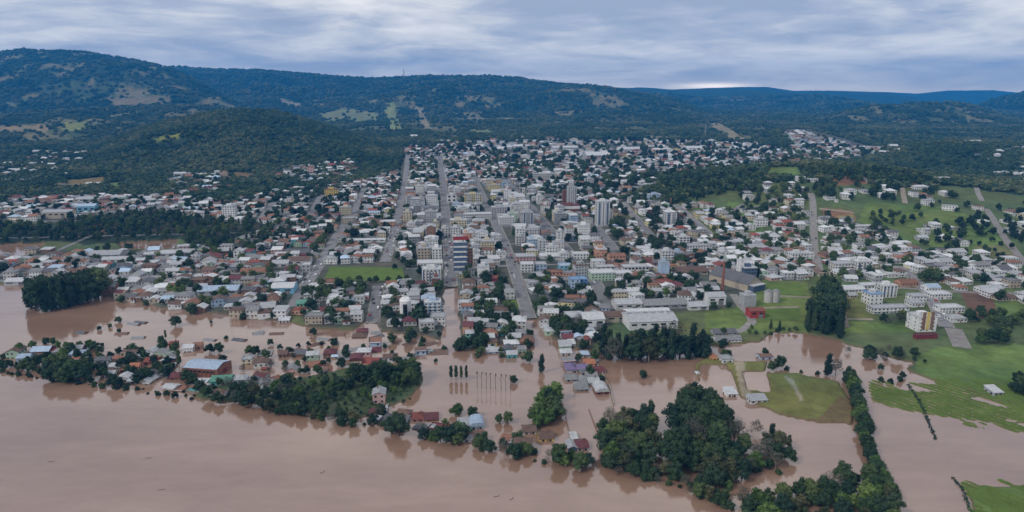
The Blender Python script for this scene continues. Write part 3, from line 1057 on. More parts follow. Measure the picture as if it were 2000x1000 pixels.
def block(name, label, px0, px1, py_top, py_base, depth, wall='white', roof=('flat', 'pale grey', 0.8), storey=3.0, bay=3.2, rz=GRID_RZ, cat='building', group=None,
          win=(1.5, 1.4), tank=True, balconies=0, pieces=False, sink=0.0, side_win=True, bands=None, strips=0):
    """an upright building: wall, roof, windows row by row, balconies, roof tank"""
    cur_top[:] = [py_top]
    ctr, z, wd, mpp = place(px0, px1, py_base, depth, rz)
    cur_top[:] = []
    h = max(2.5, (py_base - py_top) * mpp * 1.02) + sink
    root = empty(name, (ctr[0], ctr[1], z - 0.3 - sink), rz, label, cat, group)
    kind, rcol, rh = roof
    wall_geo(wd, depth, h, kind, rh).build('wall', WM[wall], root)
    roof_geo(wd, depth, h, kind, rh).build('roof', RM[rcol], root)
    rects = window_rects(wd, depth, h, storey, bay, win[0], win[1], 0.0, 'flr' if side_win else 'f')
    if pieces:
        front = [r for r in rects if r[0] == 'f']
        for r in front[:130]:
            f_ = window_box(MB(), wd, depth, r, 0.10).build('window', WM['white'], root)
            g = window_box(MB(), wd, depth, (r[0], r[1], r[2] + .08, r[3] - .16, r[4] - .16), 0.13).build('pane', MAT_GLASS, f_)
        rects = [r for r in rects if r[0] != 'f']
    if rects:
        m = MB()
        for r in rects:
            window_box(m, wd, depth, r)
        tag(m.build('window', MAT_GLASS, root), kind='stuff')
    if balconies:
        ns = max(1, int(round(h / storey)))
        for s in range(1, ns):
            for b_ in range(balconies):
                cx = (b_ + .5 - balconies / 2) * wd / balconies
                m = MB()
                m.box(cx - wd / balconies * .3, cx + wd / balconies * .3, -depth / 2 - 1.1, -depth / 2 - .1, s * h / ns - .1, s * h / ns + .9, True)
                m.build('balcony', WM['white'], root)
    for i in range(strips):
        cx = (i + .5 - strips / 2) * wd / strips
        MB().box(cx - wd / strips * .2, cx + wd / strips * .2, -depth / 2 - .14, -depth / 2 + .1, 2.5, h - 1.5, True).build('facade_strip', WM['slate blue' if i % 2 == 0 else 'grey'], root)
        MB().box(-wd / 2 - .14, -wd / 2 + .1, (i + .5 - strips / 2) * depth / strips - depth / strips * .2, (i + .5 - strips / 2) * depth / strips + depth / strips * .2, 2.5, h - 1.5, True).build('facade_strip', WM['grey'], root)
    if bands:
        for (f0, f1, c_) in bands:
            MB().box(-wd / 2 - .1, wd / 2 + .1, -depth / 2 - .16, -depth / 2 + .1, h * f0, h * f1, True).build('facade_band', WM[c_], root)
    if tank and h > 9 and kind == 'flat':
        MB().box(-wd * .22, wd * .18, -depth * .1, depth * .2, h + .1, h + 2.9).build('stair_head', WM[wall], root)
        m = MB()
        m.tube((wd * .3, depth * .2, h + .1), (wd * .3, depth * .2, h + 1.9), 1.0, .9, 10)
        m.build('water_tank', RM['light blue'], root)
    return root


def shed(name, label, px0, px1, py_eave, py_base, depth, wall, roof, rz=GRID_RZ, cat='building', vents=0, sink=0.0, group=None):
    """a long low industrial building with a pitched sheet roof"""
    cur_top[:] = [py_eave]
    ctr, z, wd, mpp = place(px0, px1, py_base, depth, rz)
    cur_top[:] = []
    h = max(2.0, (py_base - py_eave) * mpp) + sink
    kind, rcol, rh = roof
    root = empty(name, (ctr[0], ctr[1], z - .3 - sink), rz, label, cat, group)
    wall_geo(wd, depth, h, kind, rh).build('wall', WM[wall], root)
    roof_geo(wd, depth, h, kind, rh).build('roof', RM[rcol], root)
    m = MB()
    n = max(2, int(wd / 7))
    for i in range(n):
        window_box(m, wd, depth, ('f', (i + .5 - n / 2) * wd / n, h * .55, wd / n * .55, h * .2))
    tag(m.build('window', MAT_GLASS, root), kind='stuff')
    m = MB()
    window_box(m, wd, depth, ('f', wd * .22, .3, min(4.5, wd * .3), h * .5))
    m.build('loading_door', RM['grey'], root)
    for i in range(vents):
        cx = (i + .5 - vents / 2) * wd / max(vents, 1)
        MB().box(cx - wd / vents * .32, cx + wd / vents * .32, -.7, .7, h + rh * .7, h + rh + .7).build('roof_vent', RM['pale grey'], root)
    return root


SC = math.radians(20)
# the tower with the striped front and its brick neighbour
tw = block('apartment_tower', 'tall tower with blue glass stripes, white frame and red top band beside the avenue', 889, 911, 476, 532, 16, 'white', ('flat', 'white', .8), cat='apartment tower', tank=True, side_win=True, win=(.01, .01),
           bands=None)
_wd = 22 * 0.73
_h = 56 * .72
for i in range(6):
    z0 = 2 + i * (_h * .82 - 2) / 6
    st = MB().box(-_wd / 2 + .9, _wd / 2 - .9, -8.22, -7.9, z0, z0 + 3.4, True).build('glass_stripe', WM['slate blue'], tw)
    MB().box(-_wd / 2 + .9, _wd / 2 - .9, -8.45, -8.0, z0 + 3.45, z0 + 4.1, True).build('ledge', WM['white'], tw)
MB().box(-_wd / 2 + .9, _wd / 2 + .05, -8.30, -7.9, _h * .84, _h * .93, True).build('red_band', WM['red'], tw)
block('apartment_tower', 'brown brick tower standing close against the striped glass tower', 911.8, 924, 484, 530, 13, 'brown', ('flat', 'white', .8), cat='apartment tower', bay=3.0, win=(1.2, 1.2))
BLK = [
    # label, x0, x1, top, base, depth, wall, roof, kwargs
    ('beige flat-roofed block with striped front on the avenue opposite the striped tower', 816, 841, 485, 507, 22, 'beige', ('flat', 'pale grey', .8), {}),
    ('white square block with open roof terrace on the avenue corner', 844, 863, 487, 512, 20, 'white', ('flat', 'white', .8), {}),
    ('long white low block under the beige flat-roofed block', 815, 865, 514, 527, 16, 'off-white', ('flat', 'white', .8), {}),
    ('white slab block with vertical window strips beside the sports field', 825, 862, 526, 556, 14, 'white', ('flat', 'white', .8), dict(strips=6)),
    ('brick red apartment block on the avenue below the white slab block', 844, 860, 543, 566, 12, 'brick red', ('flat', 'pale grey', .8), dict(pieces=True)),
    ('small yellow building at the foot of the striped tower', 896, 909, 535, 543, 8, 'pale yellow', ('flat', 'pale grey', .8), {}),
    ('white angular block with blank front right of the striped tower', 934, 956, 521, 548, 12, 'white', ('flat', 'white', .8), dict(side_win=False, win=(.6, .6), bay=8)),
    ('pale blue apartment block with white balconies beside the flooded avenue', 829, 862, 590, 616, 11, 'pale blue', ('flat', 'white', .8), dict(pieces=True, balconies=3)),
    ('bright blue block at the end of a row of small houses', 1114, 1133, 546, 564, 12, 'pale blue', ('flat', 'blue', .8), {}),
    ('dark blue annex joined to the bright blue block', 1133.4, 1147, 545, 561, 11, 'blue', ('flat', 'blue', .8), {}),
    ('light blue turquoise building behind the peach coloured building', 1093, 1117, 519, 530, 12, 'light blue', ('flat', 'light blue', .8), {}),
    ('peach coloured long building below the light blue one', 1064, 1100, 532, 543, 12, 'salmon', ('flat', 'terracotta', .8), {}),
    ('pale blue building with darker front next to the peach coloured one', 1047, 1068, 516, 530, 12, 'pale blue', ('flat', 'pale grey', .8), {}),
    ('white house block with big opening at the corner of the street', 1018, 1043, 516, 532, 12, 'white', ('flat', 'white', .8), {}),
    ('beige wide block with blank wall by the street', 1008, 1047, 501, 512, 16, 'pink', ('flat', 'pale grey', .8), {}),
    ('grey and white stepped apartment block beside the dark trees', 1052, 1066, 470, 496, 12, 'pale grey', ('flat', 'white', .8), {}),
    ('white rounded apartment block joined to the grey stepped block', 1066.5, 1090, 482, 499, 13, 'white', ('flat', 'white', .8), {}),
    ('tall pale grey apartment tower in the middle of downtown', 1021, 1042, 415, 446, 14, 'pale grey', ('flat', 'pale grey', .8), dict(strips=3)),
    ('white apartment tower below the pale grey downtown tower', 1008, 1026, 447, 472, 12, 'white', ('flat', 'white', .8), {}),
    ('white house block with dark arcade beside the downtown tower', 1030, 1055, 445, 458, 12, 'white', ('flat', 'white', .8), {}),
    ('tallest white apartment tower with vertical strips on the right of downtown', 1166, 1190, 394, 442, 15, 'white', ('flat', 'white', .8), dict(strips=3)),
    ('white lower wing joined to the tallest white apartment tower', 1190.4, 1197, 413, 440, 12, 'off-white', ('flat', 'white', .8), {}),
    ('white apartment tower with pointed cap standing alone among houses', 1300, 1321, 414, 442, 14, 'white', ('hip', 'white', 3.5), dict(strips=2)),
    ('grey windowless tower beside the long brown roof', 1290, 1307, 512, 541, 10, 'pale blue', ('flat', 'pale grey', .8), dict(win=(.5, .5), bay=9)),
    ('white framed office block with wide dark windows', 1218, 1268, 521, 535, 12, 'white', ('flat', 'white', .8), dict(win=(2.6, 1.9), bay=3.6)),
    ('pale greenish hall in front of the white framed office block', 1154, 1202, 533, 549, 16, 'pale green', ('flat', 'white', .8), dict(win=(1.6, 1.0))),
    ('white low hall next to the pale greenish hall', 1202.5, 1236, 534, 547, 14, 'off-white', ('flat', 'white', .8), {}),
    ('white frame shaped building with open middle', 1165, 1201, 521, 531, 9, 'white', ('flat', 'white', .8), dict(win=(3.2, 2.4), bay=4.4)),
    ('white apartment block with window columns behind the windowless grey tower', 1292, 1316, 491, 512, 12, 'white', ('flat', 'pale grey', .8), dict(balconies=2)),
    ('pale blue apartment block right beside the white one behind the grey tower', 1316.5, 1335, 493, 510, 12, 'pale blue', ('flat', 'pale grey', .8), {}),
    ('white building with square portal frame on top', 1326, 1347, 463, 482, 10, 'white', ('flat', 'white', .8), dict(win=(2.6, 2.2), bay=4)),
    ('long white two-storey building above the windowless grey tower', 1340, 1390, 480, 493, 14, 'white', ('flat', 'pale grey', .8), {}),
    ('pale yellow wide block with dark corner at the head of downtown', 908, 941, 380, 400, 16, 'pale yellow', ('flat', 'pale yellow' if False else 'pale grey', .8), dict(balconies=2)),
    ('white block with two tall openings beside the dark trees of downtown', 977, 999, 402, 417, 9, 'white', ('flat', 'white', .8), dict(win=(4, 6), bay=6, storey=8)),
    ('white and grey block with tall openings next to the avenue', 873, 892, 381, 395, 12, 'white', ('flat', 'pale grey', .8), dict(win=(3.5, 5), bay=6, storey=7)),
    ('cream apartment block beside the second street left of the avenue', 788, 805, 415, 438, 12, 'cream', ('flat', 'beige' if False else 'pale grey', .8), {}),
    ('grey block next to the cream apartment block', 808, 822, 402, 420, 12, 'grey', ('flat', 'pale grey', .8), {}),
    ('white stepped block with blue lower floors near the avenue', 833, 855, 382, 405, 12, 'white', ('hip', 'pale grey', 2.0), {}),
    ('yellow apartment block standing among dark trees below the hill', 635, 660, 370, 386, 13, 'yellow', ('flat', 'terracotta', .8), {}),
    ('cream square block beside the street on the left of downtown', 664, 686, 405, 421, 12, 'cream', ('flat', 'cream' if False else 'pale grey', .8), {}),
    ('pale building with dark windows on the corner below the cream square block', 668, 692, 426, 438, 12, 'beige', ('flat', 'pale grey', .8), {}),
    ('white glass fronted hall with long roof behind the downtown trees', 718, 742, 415, 426, 12, 'white', ('flat', 'light blue', .8), {}),
    ('salmon and white low block facing the bright plaza', 742, 772, 433, 443, 14, 'salmon', ('flat', 'white', .8), {}),
    ('white apartment block standing at the foot of the left wooded hill', 436, 460, 403, 432, 13, 'white', ('flat', 'pink' if False else 'pale grey', .8), {}),
    ('pink tower house on the slope of the wooded hill', 601, 612, 326, 341, 10, 'pink', ('hip', 'terracotta', 2.5), dict(bay=4)),
    ('white narrow tower in the left part of town', 376, 391, 499, 517, 9, 'pale grey', ('flat', 'white', .8), dict(pieces=True)),
    ('white gabled tower at the top of the left part of town', 457, 474, 490, 507, 9, 'white', ('gable_y', 'white', 2.5), dict(bay=4, win=(1.6, 2.0))),
    ('grey white mid-rise block among roofs left of the first long street', 590, 606, 517, 531, 10, 'pale grey', ('flat', 'white', .8), {}),
    ('white and blue glass block with tall window columns near the right suburb', 1672, 1703, 511, 533, 13, 'white', ('flat', 'white', .8), dict(strips=3)),
    ('cream row block with three bays beside the white and blue glass block', 1629, 1668, 515, 530, 12, 'off-white', ('flat', 'pale grey', .8), dict(balconies=3)),
    ('white apartment block with yellow and brown central strip above the red walled yard', 1790, 1829, 619, 648, 14, 'white', ('flat', 'white', .8), dict(bands=None, win=(.8, 1.2), bay=5)),
    ('white block with tall grey strips behind the row of white houses', 1722, 1752, 558, 581, 12, 'white', ('flat', 'white', .8), dict(strips=4)),
    ('white low pavilion with long eave left of the tall grey striped block', 1686, 1722, 557, 568, 10, 'white', ('flat', 'white', .8), {}),
    ('white block with blue lintels in front of the grey striped block', 1697, 1724, 574, 596, 12, 'white', ('flat', 'blue', .8), dict(pieces=True)),
    ('white terrace house row standing over the round dark trees', 1703, 1778, 601, 612, 10, 'white', ('flat', 'pale grey', .8), dict(balconies=5)),
    ('white terraced villa on the green slope at the right', 1842, 1868, 402, 412, 10, 'white', ('flat', 'pale blue' if False else 'pale grey', .8), dict(rz=GRID_RZ - .5)),
    ('white cubic villa on the green slope beside the hedge', 1806, 1825, 391, 402, 10, 'white', ('flat', 'pale grey', .8), {}),
    ('white villa with flat roofs on the knoll top at the right', 1830, 1857, 347, 356, 10, 'white', ('flat', 'white', .8), {}),
    ('white house with arched front on the crest at the right', 1785, 1815, 364, 371, 10, 'white', ('hip', 'white', 2), {}),
    ('dark glass office tower beside the sloping grain store', 1452, 1478, 523, 549, 13, 'slate blue', ('flat', 'white', .8), dict(win=(2.4, 1.0), bay=3)),
    ('white stair tower joined to the dark glass office tower', 1444, 1451.5, 509, 546, 9, 'white', ('flat', 'white', .8), dict(win=(.6, .6), bay=6)),
    ('grey windowless block by the winding lane', 1452, 1477, 577, 599, 10, 'pale grey', ('flat', 'pale grey', .8), dict(win=(.5, .5), bay=11)),
    ('white square house block by the curved road on the green knoll', 1477, 1500, 428, 443, 10, 'white', ('flat', 'pale blue' if False else 'pale grey', .8), {}),
    ('pale blue block below the wooded knoll', 1267, 1292, 380, 393, 11, 'pale blue', ('flat', 'pale grey', .8), {}),
    ('grey twin block at the foot of the wooded knoll', 1143, 1160, 350, 366, 12, 'pale grey', ('flat', 'pale grey', .8), {}),
    ('white block beside the flooded street with four window rows', 1028, 1054, 449, 462, 11, 'off-white', ('flat', 'pale grey', .8), {}),
    ('white L-shaped downtown block along the second street', 975, 1005, 425, 440, 14, 'white', ('flat', 'white', .8), {}),
    ('pale grey wide downtown block above the L-shaped white one', 960, 990, 405, 420, 14, 'pale grey', ('flat', 'white', .8), {}),
    ('cream and grey block on the avenue opposite the dark trees', 880, 912, 430, 448, 14, 'cream', ('flat', 'white', .8), {}),
    ('white long downtown block with dark ribbon windows', 905, 960, 418, 430, 14, 'white', ('flat', 'white', .8), dict(win=(2.6, 1.2), bay=3)),
    ('off-white block with bright plaza wall next to the avenue', 862, 876, 446, 463, 12, 'off-white', ('flat', 'white', .8), {}),
    ('white corner block above the striped tower on the avenue', 880, 900, 445, 462, 12, 'white', ('flat', 'pale grey', .8), {}),
    ('pale yellow block right of the yellow wide block', 955, 978, 362, 374, 12, 'pale yellow', ('flat', 'pale grey', .8), {}),
    ('long pale block with rows of windows at the head of downtown', 1040, 1086, 340, 352, 14, 'off-white', ('flat', 'pale grey', .8), {}),
    ('white downtown block with terracotta penthouse', 940, 962, 488, 503, 12, 'white', ('flat', 'terracotta', .8), {}),
    ('off-white block on the second street near the lawn', 1008, 1024, 462, 480, 12, 'off-white', ('flat', 'pale grey', .8), {}),
    ('narrow white block against the dark trees by the third street', 1088, 1102, 452, 472, 10, 'white', ('flat', 'pale grey', .8), {}),
    ('white flat block with long front facing the third street', 1120, 1151, 496, 506, 12, 'white', ('flat', 'white', .8), {}),
    ('salmon red long building near the third street', 1190, 1222, 500, 511, 12, 'salmon', ('gable', 'terracotta', 2.5), {}),
    ('white tall block with grey strips by the right suburb street', 1545, 1575, 495, 512, 12, 'white', ('flat', 'white', .8), {}),
]
for lab, x0, x1, yt, yb, dp, wl, rf, kw in BLK:
    rc = rf[1] if rf[1] in ROOFS else 'pale grey'
    block('apartment_block', lab, x0, x1, yt, yb, dp, wl, (rf[0], rc, rf[2]), cat='building', **kw)

# oval white tower with a dark central strip
cur_top[:] = [585]
ctr, z, wd, mpp = place(781, 803, 622, 12)
cur_top[:] = []
ov = empty('apartment_tower', (ctr[0], ctr[1], z - .3), GRID_RZ, 'white oval tower with dark central window strip and curved top by the flooded street', 'apartment tower')
hh = 35 * mpp
m = MB()
n = 20
ring = [(wd / 2 * math.copysign(abs(math.cos(t)) ** .7, math.cos(t)), 6 * math.copysign(abs(math.sin(t)) ** .7, math.sin(t))) for t in [2 * math.pi * i / n for i in range(n)]]
vs_ = [(x, y, zz) for zz in (-1.0, hh) for x, y in ring] + [(x * .7, y * .7, hh + 1.4) for x, y in ring]
m.add(vs_, [(i, (i + 1) % n, n + (i + 1) % n, n + i) for i in range(n)] + [(n + i, n + (i + 1) % n, 2 * n + (i + 1) % n, 2 * n + i) for i in range(n)] + [tuple(range(2 * n, 3 * n))])
m.build('wall', WM['white'], ov)
for s in range(8):
    MB().box(-1.7, 1.7, -6.16, -5.6, 1.5 + s * (hh - 4) / 8, 1.5 + s * (hh - 4) / 8 + 1.5, True).build('window', MAT_GLASS, ov)

# red walls round the yard below the striped white apartment block, and the strips on it
yb_ = block('retaining_wall', 'dark red terraced retaining walls around a yard below a white apartment block', 1788, 1832, 654, 662, 4, 'dark red', ('flat', 'maroon', .5), cat='wall', win=(.01, .01), tank=False)
apt = [o for o in col.objects if o.get('label', '').startswith('white apartment block with yellow')][0]
for cx, cc in ((-3.4, 'brown'), (0.0, 'yellow'), (3.4, 'brown')):
    MB().box(cx - 1.2, cx + 1.2, -7.3, -6.9, 2, 16, True).build('facade_strip', WM[cc], apt)

# church-like pale tower over the red brick complex
block('civic_building', 'red brick wide building with white upper storey around the pale tower', 1099, 1133, 402, 417, 22, 'brick red', ('flat', 'maroon', .8), cat='building', bands=[(.62, .98, 'white')])
ch = block('clock_tower', 'tall pale tower with stepped top rising over the red brick building', 1109, 1126, 366, 404, 12, 'pale grey', ('flat', 'white', .8), cat='tower', balconies=1)
MB().box(-4, 3, -3, 3, 27, 36).build('upper_tower', WM['pale grey'], ch)
MB().add([(-4.3, -3.3, 36), (3.3, -3.3, 36), (3.3, 3.3, 36), (-4.3, 3.3, 36), (-.5, 0, 41)], [(0, 1, 4), (1, 2, 4), (2, 3, 4), (3, 0, 4)]).build('spire', RM['pale grey'], ch)
block('apartment_tower', 'brown brick tower at the left of the pale stepped tower', 1099, 1108, 374, 402, 10, 'brick red', ('flat', 'brown', .8), cat='apartment tower')

SHED = [
    ('long white factory hall with saw shaped roof above the grove of dark trees', 1228, 1325, 626, 644, 26, 'white', ('gable', 'pale grey', 3.0), 6),
    ('white roofed factory hall behind the sawtooth hall', 1222, 1312, 612, 622, 16, 'pale grey', ('gable', 'white', 2.2), 0),
    ('pale factory hall with window band at the left end of the factory', 1203, 1255, 592, 606, 16, 'off-white', ('gable', 'pale grey', 2.2), 0),
    ('long dark roofed warehouse behind the factory halls', 1256, 1345, 594, 604, 18, 'grey', ('gable', 'grey', 3.0), 0),
    ('pale roofed warehouse end next to the long dark warehouse', 1345.6, 1385, 597, 606, 14, 'off-white', ('gable', 'pale grey', 2.0), 0),
    ('white roofed depot hall beside the dark garden trees', 1140, 1182, 622, 640, 20, 'white', ('gable', 'white', 2.5), 0),
    ('grey roofed depot hall left of the white roofed depot', 1108, 1139, 618, 634, 16, 'pale grey', ('gable', 'pale grey', 2.2), 0),
    ('brown roofed hall right of the white roofed depot', 1183, 1226, 616, 630, 14, 'beige', ('gable', 'brown', 2.2), 0),
    ('long brown roofed warehouse beside the windowless grey tower', 1322, 1384, 530, 538, 18, 'beige', ('gable', 'brown', 3.5), 0),
    ('small red shed standing alone on the green meadow', 1465, 1494, 606, 622, 10, 'red', ('gable', 'red', 1.5), 0),
    ('white roofed long store by the winding lane', 1382, 1418, 578, 596, 14, 'white', ('gable', 'pale grey', 2.5), 0),
    ('grey roofed long warehouse in the left part of town', 172, 232, 497, 506, 22, 'pale grey', ('gable', 'pale grey', 3.0), 0),
    ('white fronted warehouse right of the grey roofed one on the left', 200, 256, 506, 514, 14, 'white', ('gable', 'white', 2.0), 0),
    ('white roofed warehouse by the left lowland wood', 312, 342, 494, 504, 18, 'off-white', ('gable', 'white', 2.2), 0),
    ('pale grey warehouse right of the white one by the left lowland wood', 343, 376, 492, 502, 18, 'pale grey', ('gable', 'pale grey', 2.2), 0),
    ('blue grey roofed warehouse in the lower left town', 387, 462, 567, 577, 20, 'pale grey', ('gable', 'light blue', 2.4), 0),
    ('blue fronted white roofed store near the first long street', 530, 573, 561, 575, 20, 'light blue', ('gable', 'white', 2.2), 0),
    ('brown roofed hall above the blue fronted store', 562, 604, 508, 520, 20, 'off-white', ('gable', 'brown', 2.4), 0),
    ('white roofed hall left of the brown roofed hall', 530, 562, 514, 524, 18, 'off-white', ('gable', 'pale grey', 2.0), 0),
    ('terracotta roofed long hall in the middle of the left town', 470, 520, 530, 540, 16, 'cream', ('gable', 'terracotta', 2.4), 0),
    ('white hall with thin long roof above the sports field', 675, 752, 468, 474, 10, 'white', ('gable', 'white', 1.2), 0),
    ('white long store on the slope of the right knoll', 1668, 1712, 441, 446, 10, 'white', ('gable', 'white', 1.2), 0),
    ('huge white roofed factory at the far side of the valley', 1146, 1192, 303, 309, 60, 'pale grey', ('gable', 'white', 7), 0),
    ('long white shed at the far foot of the ridge', 1210, 1255, 291, 294, 40, 'white', ('gable', 'white', 5), 0),
    ('far white factory hall below the slum hillside', 1340, 1375, 289, 293, 40, 'white', ('gable', 'white', 5), 0),
    ('pale far shed left of the huge white factory', 1080, 1130, 288, 291, 40, 'pale grey', ('gable', 'white', 4), 0),
    ('far white hall beside the long streets behind downtown', 860, 882, 276, 279, 30, 'white', ('gable', 'white', 4), 0),
    ('far pale hall near the yellow field strip', 802, 815, 266, 271, 30, 'white', ('gable', 'white', 5), 0),
    ('distant white shed row at the valley end', 1890, 1925, 278, 281, 40, 'white', ('gable', 'white', 5), 0),
    ('long white roofed hall on the wooded hill foot at the left', 340, 362, 338, 346, 14, 'white', ('gable', 'white', 2), 0),
    ('white roofed small hall next to the long one on the hill foot', 382, 402, 340, 345, 12, 'white', ('gable', 'white', 2), 0),
    ('pale long shed between pasture and wood at the left', 168, 200, 358, 362, 14, 'pale grey', ('gable', 'white', 2), 0),
    ('white big house with tiled roof on the left hill terrace', 145, 185, 388, 396, 14, 'white', ('hip', 'pale grey', 3), 0),
    ('white low depot at the left edge of the flood', 10, 52, 549, 558, 16, 'pale grey', ('gable', 'white', 2), 0),
    ('turquoise roofed house block among the left terrace houses', 218, 245, 385, 396, 14, 'pale green', ('gable', 'pale grey', 3), 0),
    ('pale long hall on the left terrace above the lowland wood', 84, 138, 414, 427, 16, 'beige', ('gable', 'pale grey', 3), 0),
    ('light blue fronted hall right of the pale hall on the left terrace', 152, 186, 402, 418, 14, 'light blue', ('gable', 'light blue', 3), 0),
]
for lab, x0, x1, ye, yb, dp, wl, rf, vt in SHED:
    shed('warehouse', lab, x0, x1, ye, yb, dp, wl, rf, vents=vt)

# grain store: long sloping conveyor roof, brick chimney, silos
c_ = at([1447], [566])[0]
gs = empty('grain_store', (c_[0], c_[1] + 18, c_[2] - .3), math.radians(-58), 'grain store with long grey ridged roof running down to the right beside a brick chimney', 'building')
TAKEN.append((c_[0], c_[1] + 18, 30))
wall_geo(46, 20, 7, 'gable', 7).build('wall', WM['beige'], gs)
roof_geo(46, 20, 7, 'gable', 7).build('roof', RM['dark grey'], gs)
MB().box(23, 28, -8, 8, -1, 6).build('annex', WM['slate blue'], gs)
MB().box(22.8, 28.4, -8.4, 8.4, 6, 6.6, True).build('annex_roof', RM['white'], gs)
ctr, z, wd, mpp = place(1409, 1415, 573, 4)
cm = empty('chimney', (ctr[0], ctr[1], z - .3), 0, 'tall slender terracotta brick chimney in front of the grain store', 'chimney')
MB().tube((0, 0, 0), (0, 0, 29), 1.5, 1.0, 12).build('shaft', WM['brick red'], cm)
MB().tube((0, 0, 28.8), (0, 0, 30), 1.25, 1.25, 12).build('cap', WM['brown'], cm)
for k_, (sx, lab) in enumerate(((1504, 'pale concrete silo in the pair beside the meadow lane, the left one'), (1518, 'pale concrete silo in the pair beside the meadow lane, the right one'))):
    ctr, z, wd, mpp = place(sx - 6, sx + 6, 592, 8)
    so = empty('silo', (ctr[0], ctr[1], z - .3), 0, lab, 'silo', 'silos by the meadow')
    MB().tube((0, 0, 0), (0, 0, 10), 3.6, 3.6, 14).build('drum', MAT_CONC, so)
    MB().tube((0, 0, 10), (0, 0, 12), 3.7, .6, 14).build('cone_roof', RM['grey'], so)

# the brick hall standing in the flood
ctr, z, wd, mpp = place(353, 428, 735, 17, rz=math.radians(-9))
bh = empty('sports_hall', (ctr[0], ctr[1], -1.0), math.radians(-9), 'red brick hall with pale metal roof standing in the flood on the riverbank', 'building')
wall_geo(wd, 17, 6.2, 'gable', 1.6).build('wall', WM['brick red'], bh)
roof_geo(wd * .96, 16.2, 6.4, 'gable', 1.8, .1).build('roof', RM['light blue'], bh)
for i in range(7):
    f_ = MB().box((i - 3) * 3.0 - .9, (i - 3) * 3.0 + .9, -8.62, -8.4, 3.6, 5.0, True).build('window', MAT_GLASS, bh)
for i in range(8):
    MB().box((i - 3.5) * 3.0 - .2, (i - 3.5) * 3.0 + .2, -8.75, -8.4, -1, 6.0, True).build('pilaster', WM['brick red'], bh)
MB().box(wd / 2 - .05, wd / 2 + .12, -2, 2, 1, 4.2, True).build('door', WM['dark red'], bh)

# ------------------------------------------------------------------ houses: every lot of the town
HOUSES = []          # dicts


def pick(d):
    k = list(d)
    return random.choices(k, [d[q] for q in k])[0]


MIX_TOWN = dict(w={'white': 4, 'off-white': 3, 'cream': 1.2, 'beige': 1, 'pale grey': 2, 'pale green': .5, 'pale blue': .5, 'pink': .6, 'salmon': .4, 'pale yellow': .4, 'brick red': .3},
                r={'grey': 2.2, 'dark grey': 1.0, 'pale grey': 3, 'white': 3.2, 'terracotta': 1.3, 'brown': 1.7, 'red': .5, 'maroon': .5, 'light blue': .25},
                k={'hip': 3, 'gable': 3, 'gable_y': 2, 'shed': 1, 'flat': 2.6}, two=.68)
MIX_POOR = dict(w={'white': 2, 'off-white': 2, 'beige': 1.5, 'pale grey': 2, 'pale green': 1, 'pale blue': .8, 'pink': .8, 'turquoise': .4, 'brown': 1, 'cream': 1},
                r={'grey': 3, 'dark grey': 1.8, 'pale grey': 3.2, 'terracotta': 1.4, 'brown': 2, 'red': .8, 'maroon': .8, 'white': 1.6, 'light blue': .4},
                k={'gable': 4, 'gable_y': 3, 'hip': 2, 'shed': 1.5, 'flat': .6}, two=.25)
MIX_RICH = dict(w={'white': 6, 'off-white': 3, 'cream': 1, 'pale grey': 1.5, 'beige': .6},
                r={'pale grey': 3, 'white': 5, 'grey': 1.2, 'terracotta': 1, 'brown': 1, 'dark grey': 1},
                k={'flat': 3, 'hip': 3, 'gable': 2, 'shed': 1}, two=.5)
MIX_CORE = dict(w={'white': 6, 'off-white': 3, 'pale grey': 2.5, 'cream': 1.2, 'beige': 1.3, 'grey': 1.2, 'pale blue': .9, 'salmon': .6, 'pale yellow': .7, 'brown': .5, 'pale green': .4},
                r={'pale grey': 4, 'white': 5, 'grey': 2, 'dark grey': .8, 'terracotta': .8, 'brown': .7},
                k={'flat': 5, 'gable': 2, 'hip': 1.2, 'shed': 1}, two=.7)
TREE_PTS = []        # (x, y, z, height, kind, place, group, unique label or None)


def clear_of(x, y, r):
    if TAKEN:
        T = np.array(TAKEN)
        if (np.hypot(T[:, 0] - x, T[:, 1] - y) < T[:, 2] + r).any():
            return False
    return True


def in_open(x, y):
    px_, py_, _ = project(x, y, max(float(ground(x, y)), 0))
    return any(bool(pip(np.array([px_]), np.array([py_]), o)[0]) for o in OPEN)


